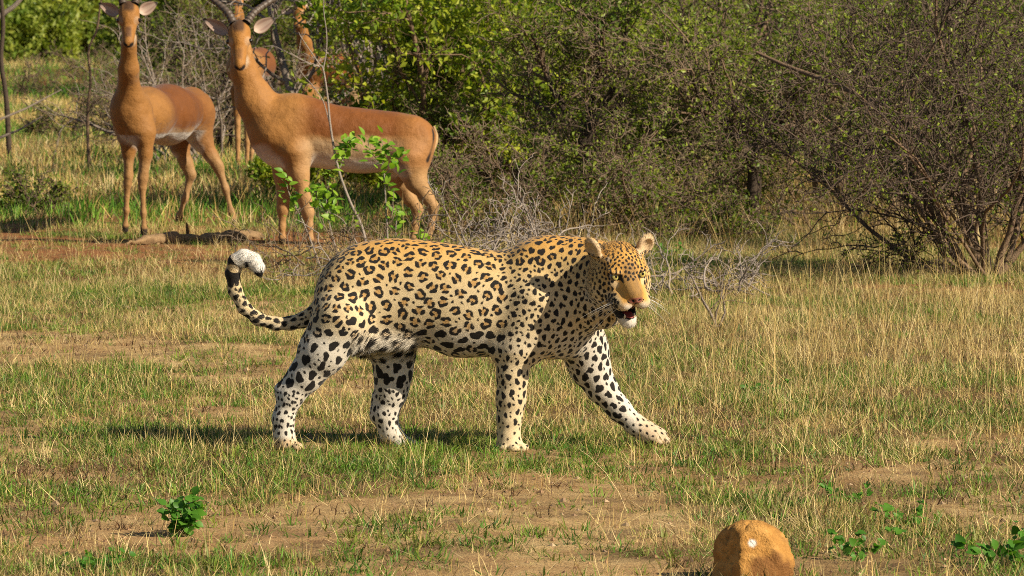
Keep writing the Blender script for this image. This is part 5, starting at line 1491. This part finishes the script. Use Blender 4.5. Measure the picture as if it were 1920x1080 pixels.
    # -- fallen log by the young impala
    pts = [(240, 458, 3), (268, 454, 13), (300, 449, 21), (330, 440, 20), (362, 436, 15), (395, 433, 18), (430, 435, 19), (462, 430, 21), (486, 424, 12), (494, 421, 4)]
    P = np.array([W(a, b_, 28.05 + .9 * k_ / 9) for k_, (a, b_, w) in enumerate(pts)]); R = np.array([w * .5 * 28.6 / F_PX for *_, w in pts]); P[:, 2] = R * .75
    q = np.linspace(0, len(P) - 1, 50); S = np.stack([spline(np.arange(len(P)), P[:, k], q) for k in range(3)], 1); Rq = np.interp(q, np.arange(len(P)), R) * (1 + .12 * np.sin(q * 5.1) * np.cos(q * 2.3))
    root = thing('log', 'crooked weathered log lying on red soil at the young impala\'s feet', 'log', (P[4][0], P[4][1], 0))
    V, F, L = tube([(S, Rq)], 12); V += (np.stack([fbm2(V[:, 0] * 16 + V[:, 2] * 30, V[:, 1] * 30 + q_, 8, 3) for q_ in (0, 40, 80)], 1) - .5) * .05
    mesh_from('trunk', V - P[4] * [1, 1, 0], F, L, PM['log'], root)
    for a, b_, w in (((352, 437), (350, 418), .012), ((300, 452), (292, 462), .014)):
        yq = 28.05 + .9 * (a[0] - 236) / 256; Q_ = np.array([W(a[0], a[1], yq), W((a[0] + b_[0]) / 2, (a[1] + b_[1]) / 2, yq - .05), W(b_[0], b_[1], yq - .1)]); mesh_from('branch_stub', *shift(tube([(Q_, np.array([w, w * .8, w * .4]))], 7), P[4] * [1, 1, 0]), PM['log'], root)
    # -- the orange stone
    build_stone()
    build_thicket()

def leaf_mesh_parts(rng, A, D, size, root, b0, n, mat='leaf_fresh', shape=.5, jit=.006):
    """Single leaves, each a small curved blade of its own."""
    shapes = []
    for k in range(4):
        t = np.linspace(0, 1, 6); w = shape * .5 * np.sin(np.pi * t ** .8) ** .9 + .01; bend = rng.uniform(.05, .3)
        L = np.stack([t, w, .22 * w - bend * t ** 2], 1); C = np.stack([t, 0 * t, -bend * t ** 2], 1); R_ = np.stack([t, -w, .22 * w - bend * t ** 2], 1)
        V = np.concatenate([L, C, R_]); f = []
        for i in range(5): f += [(i, 6 + i, 7 + i, 1 + i), (6 + i, 12 + i, 13 + i, 7 + i)]
        me = bpy.data.meshes.new('leaf'); me.from_pydata(V.tolist(), [], f); me.polygons.foreach_set('use_smooth', np.ones(len(f), bool)); me.materials.append(PM[mat])
        a = me.attributes.new('tint', 'FLOAT', 'POINT'); a.data.foreach_set('value', np.full(len(V), [.15, .45, .75, 1.0][k], np.float32)); me.update(); shapes.append(me)
    for j in range(n):
        i = rng.integers(0, len(A)); d = D[i] + rng.normal(0, .55, 3); d /= np.linalg.norm(d)
        o = bpy.data.objects.new('leaf', shapes[rng.integers(0, 4)]); COL.objects.link(o); o.parent = root
        up = np.array([rng.normal(.3, .5), rng.normal(0, .4) - .7, 1.0])
        if abs(d @ up) / np.linalg.norm(up) > .97: up = np.array([0, -1.0, .2])
        set_basis(o, A[i] + rng.normal(0, jit, 3) - b0, d, size * rng.uniform(.6, 1.3), up)

def build_stone():
    Y = 11.55; c = W(1408, 1040, Y); c[2] = 0
    t = NT('orange_stone'); co = t.coords(); n = t.noise(26, 5, .65, co).outputs['Fac']; f = t.noise(150, 4, .7, co).outputs['Fac']; big = t.noise(7, 3, .5, co).outputs['Fac']
    col = t.ramp(n, [(.25, (.30, .135, .03)), (.5, (.50, .255, .065)), (.75, (.62, .35, .11))]); col = t.mix(t.ramp(big, [(.52, (0, 0, 0)), (.60, (1, 1, 1))]), col, (.22, .10, .03))
    col = t.mix(1.0, col, t.mix(f, (.8, .8, .8), (1.2, 1.2, 1.2)), 'MULTIPLY')
    dv = t.n('ShaderNodeVectorMath', operation='DISTANCE'); t.l(co, dv.inputs[0]); dv_in = dv.inputs[1]
    wn_ = t.math('MULTIPLY_ADD', n, .030, dv.outputs['Value']); crust = t.ramp(wn_, [(.021, (1, 1, 1)), (.0245, (0, 0, 0))])
    col = t.mix(crust, col, (.74, .72, .66))
    t.set(Base_Color=col, Roughness=.85, Specular_IOR_Level=.2); t.bump(t.math('ADD', t.math('MULTIPLY', n, .8), t.math('MULTIPLY', f, .5)), 1.0, .014)
    root = thing('stone', 'rounded orange stone with a white fleck at the bottom edge of the clearing', 'stone', c)
    th = np.linspace(0.02, np.pi - .02, 44); ph = np.arange(64) * 2 * np.pi / 64
    T, Pm = np.meshgrid(th, ph, indexing='ij')
    X, Yv, Z = np.sin(T) * np.cos(Pm), np.sin(T) * np.sin(Pm), np.cos(T)
    # angular: flatten against a few cutting planes
    r = np.ones_like(X)
    for nx, ny, nz, d in ((-.86, -.5, .22, .70), (.75, -.45, .55, .90), (.15, -.9, .4, .84), (-.3, .6, .75, .85), (.9, .4, .1, .82), (-.1, -.2, 1, 1.04), (-.95, .3, .0, .86)):
        nn = math.sqrt(nx * nx + ny * ny + nz * nz); dot = (X * nx + Yv * ny + Z * nz) / nn
        r = np.minimum(r, np.where(dot > .05, d / np.maximum(dot, .05), 9))
    r = r + .09 * (fbm2(X * 3 + Z * 2 + 5, Yv * 3 + Z * 3, 3, 4) - .5) + .035 * (fbm2(X * 14 + 3 * Z, Yv * 14 + 5 * Z, 6, 3) - .5) - .05 * smooth(.05, .0, np.abs(fbm2(X * 2.6 + 9 + Z, Yv * 2.6 + 2.2 * Z, 12, 3) - .5))
    V = np.stack([X * r * .112, Yv * r * .095, Z * r * .120 + .034], -1).reshape(-1, 3)
    pos = V - np.array([0, 0, .034]); dirv = np.array([-.03, -.70, .71]); dv_in.default_value = tuple(float(q) for q in V[int(np.argmax(pos @ dirv / np.linalg.norm(pos, axis=1)))])
    n2 = 64; f_ = []
    for i in range(43):
        for j in range(64): f_.append((i * n2 + j, (i + 1) * n2 + j, (i + 1) * n2 + (j + 1) % n2, i * n2 + (j + 1) % n2))
    mesh_from('rock', V, np.array(f_).ravel(), np.full(len(f_), 4), t.m, root)

def build_thicket():
    """Trees and bushes further back, copies of a few."""
    rng = np.random.default_rng(99)
    at = lambda px, Y: np.array([(px - 960) * Y / F_PX, Y])
    G1, G2 = 'thorn trees in the thicket behind', 'leafy trees in the thicket behind'
    T1, T2 = 'grey twiggy thorn tree in the thicket, ', 'olive green leafy tree deep in the thicket, '
    p1 = tree('thorn_tree', T1 + "straight above the leopard's head", 'tree', at(1180, 37), fan(rng, 5, .42, .25, 2.8, .04, (0, 0), .25), LEAFY, ('bark_brown', 'bark_dark', 'twig_dark', 'twig_dark'), 71, ('leaf_thorn', .036, 2, .26, .03, .6), G1, tall=.55)  # dark bark and twigs: the thicket's deep shade put into their colour
    p2 = tree('leafy_tree', T2 + "above the middle of the leopard's back", 'tree', at(900, 47), fan(rng, 5, .45, .25, 2.9, .05, (0, 0), .25), LEAFY, ('bark_dark', 'bark_brown', 'bark_brown', 'twig'), 72, ('leaf_olive', .055, 2, .36, .05, .6), G2, tall=.56)
    for (px, Y, s, lab) in ((1010, 38, 1, "above the leopard's shoulder hump"), (1330, 36, 1.05, "between leopard's head and black trunk"), (1440, 39, .95, 'right behind the short black trunk'), (1640, 35, 1, 'just left of the big thorn bush'),
            (1760, 33, 1.05, 'behind the left half of the big thorn bush'), (1900, 34, 1, 'behind the big thorn bush at the right edge'), (940, 46, 1.1, 'between leafy bush and bleached pole'), (1090, 44, 1.1, 'directly behind the bleached pole'),
            (1250, 46, 1.1, 'far behind the pale stems'), (1530, 45, 1.1, 'far behind, right of the black trunk'), (1700, 42, 1, 'far behind the slanting brown stems'), (1860, 44, 1.1, 'seen through the big bush top'),
            (2000, 38, 1.1, 'its crown reaching in at the right'), (720, 46, 1.0, 'behind the leafy bush above the ram\'s hips'), (1980, 31, 1.0, 'nearest, at the far right edge')):
        c = at(px, Y); copy_tree(p1, (c[0], c[1], float(ground_h(*c)) - .03), rng.uniform(0, 6.3), s * rng.uniform(.9, 1.1), T1 + lab)
    for (px, Y, s, lab) in ((660, 52, 1.0, "above the ram's back"), (770, 52, 1.2, "above the ram's rump"), (900, 50, 1.2, 'just left of the bleached pole'), (1020, 54, 1.2, "above the leopard's shoulders"), (1160, 52, 1.2, 'just right of the bleached pole'),
            (1300, 56, 1.2, 'left of the short black trunk'), (1420, 52, 1.2, 'behind the short black trunk'), (1560, 56, 1.2, 'over the pale dead branch'), (1680, 53, 1.2, 'above the big bush, left side'), (1800, 55, 1.2, 'behind the big thorn bush'),
            (1920, 52, 1.2, 'at the top right corner'), (2060, 50, 1.2, 'its edge showing at the far right'), (500, 66, 1.0, "right of the ram's head")):
        c = at(px, Y); copy_tree(p2, (c[0], c[1], float(ground_h(*c)) - .03), rng.uniform(0, 6.3), s * rng.uniform(.9, 1.1), T2 + lab)
    # the far wood and the shrubs before it: one mass each
    def mass(name, kinds, spots_, seed):
        col = bpy.data.collections.new(name + '_kinds'); r_ = np.random.default_rng(seed)
        for q, (stems, spec, leaf) in enumerate(kinds):
            t = tree('kind', 'x', 'x', (0, 0), stems, spec, ('bark_dark', 'bark_brown', 'bark_brown'), seed + q, leaf)
            Vs, Fs, Ls, Ms, Tn, off = [], [], [], [], [], 0
            for ch in list(t.children):
                me = ch.data; v = np.empty(len(me.vertices) * 3, np.float32); me.vertices.foreach_get('co', v); f = np.empty(len(me.loops), np.int32); me.loops.foreach_get('vertex_index', f)
                l = np.empty(len(me.polygons), np.int32); me.polygons.foreach_get('loop_total', l); lf = ch.name.startswith('leaves')
                tn = np.zeros(len(me.vertices), np.float32)
                if lf: me.attributes['tint'].data.foreach_get('value', tn)
                Vs.append(v.reshape(-1, 3)); Fs.append(f + off); Ls.append(l); Ms.append(np.full(len(l), 1 if lf else 0, np.int32)); Tn.append(tn); off += len(me.vertices)
                bpy.data.objects.remove(ch)
            bpy.data.objects.remove(t)
            o = mesh_from('kind', np.concatenate(Vs), np.concatenate(Fs), np.concatenate(Ls), PM['bark_dark'], smooth_on=False); o.data.materials.append(PM['leaf_far'])
            o.data.polygons.foreach_set('material_index', np.concatenate(Ms)); point_float(o.data, 'tint', np.concatenate(Tn)); COL.objects.unlink(o); col.objects.link(o)
        P = np.array([(*at(px, Y), s) for px, Y, s in spots_]); scatter_tufts(name, P[:, 0], P[:, 1], P[:, 2], col, r_, .05)
    mass('far_wood', [(fan(rng, 5, .5, .25, 3.4, .07, (0, 0), .4), LEAFY[:3], ('leaf_far', .20, 4, 1.3, .16, .65)) for q in range(3)],
         [(470 + k * 108 + rng.uniform(-30, 30), rng.uniform(70, 92), rng.uniform(.9, 1.25)) for k in range(16)] + [(-420 + k * 60 + rng.uniform(-25, 25), rng.uniform(165, 230), rng.uniform(.9, 1.35)) for k in range(24)], 73)
    mass('far_shrubs', [(fan(rng, 8, .8, .3, 1.1, .03, (0, 0), .4), LEAFY[:3], ('leaf_far', .13, 4, 1.3, .08, .6)) for q in range(3)],
         [(40, 118, 1.2), (150, 150, 1.7), (-60, 128, 1.5), (270, 135, 1.6), (330, 120, 1.5), (20, 165, 2.0), (200, 170, 2.0), (110, 132, 1.2), (-130, 140, 1.7), (310, 160, 1.9), (385, 110, 1.5), (75, 145, 1.5), (235, 152, 1.4)], 74)

build_ground()
build_plants()
build_leopard()
build_impalas()
build_grass()
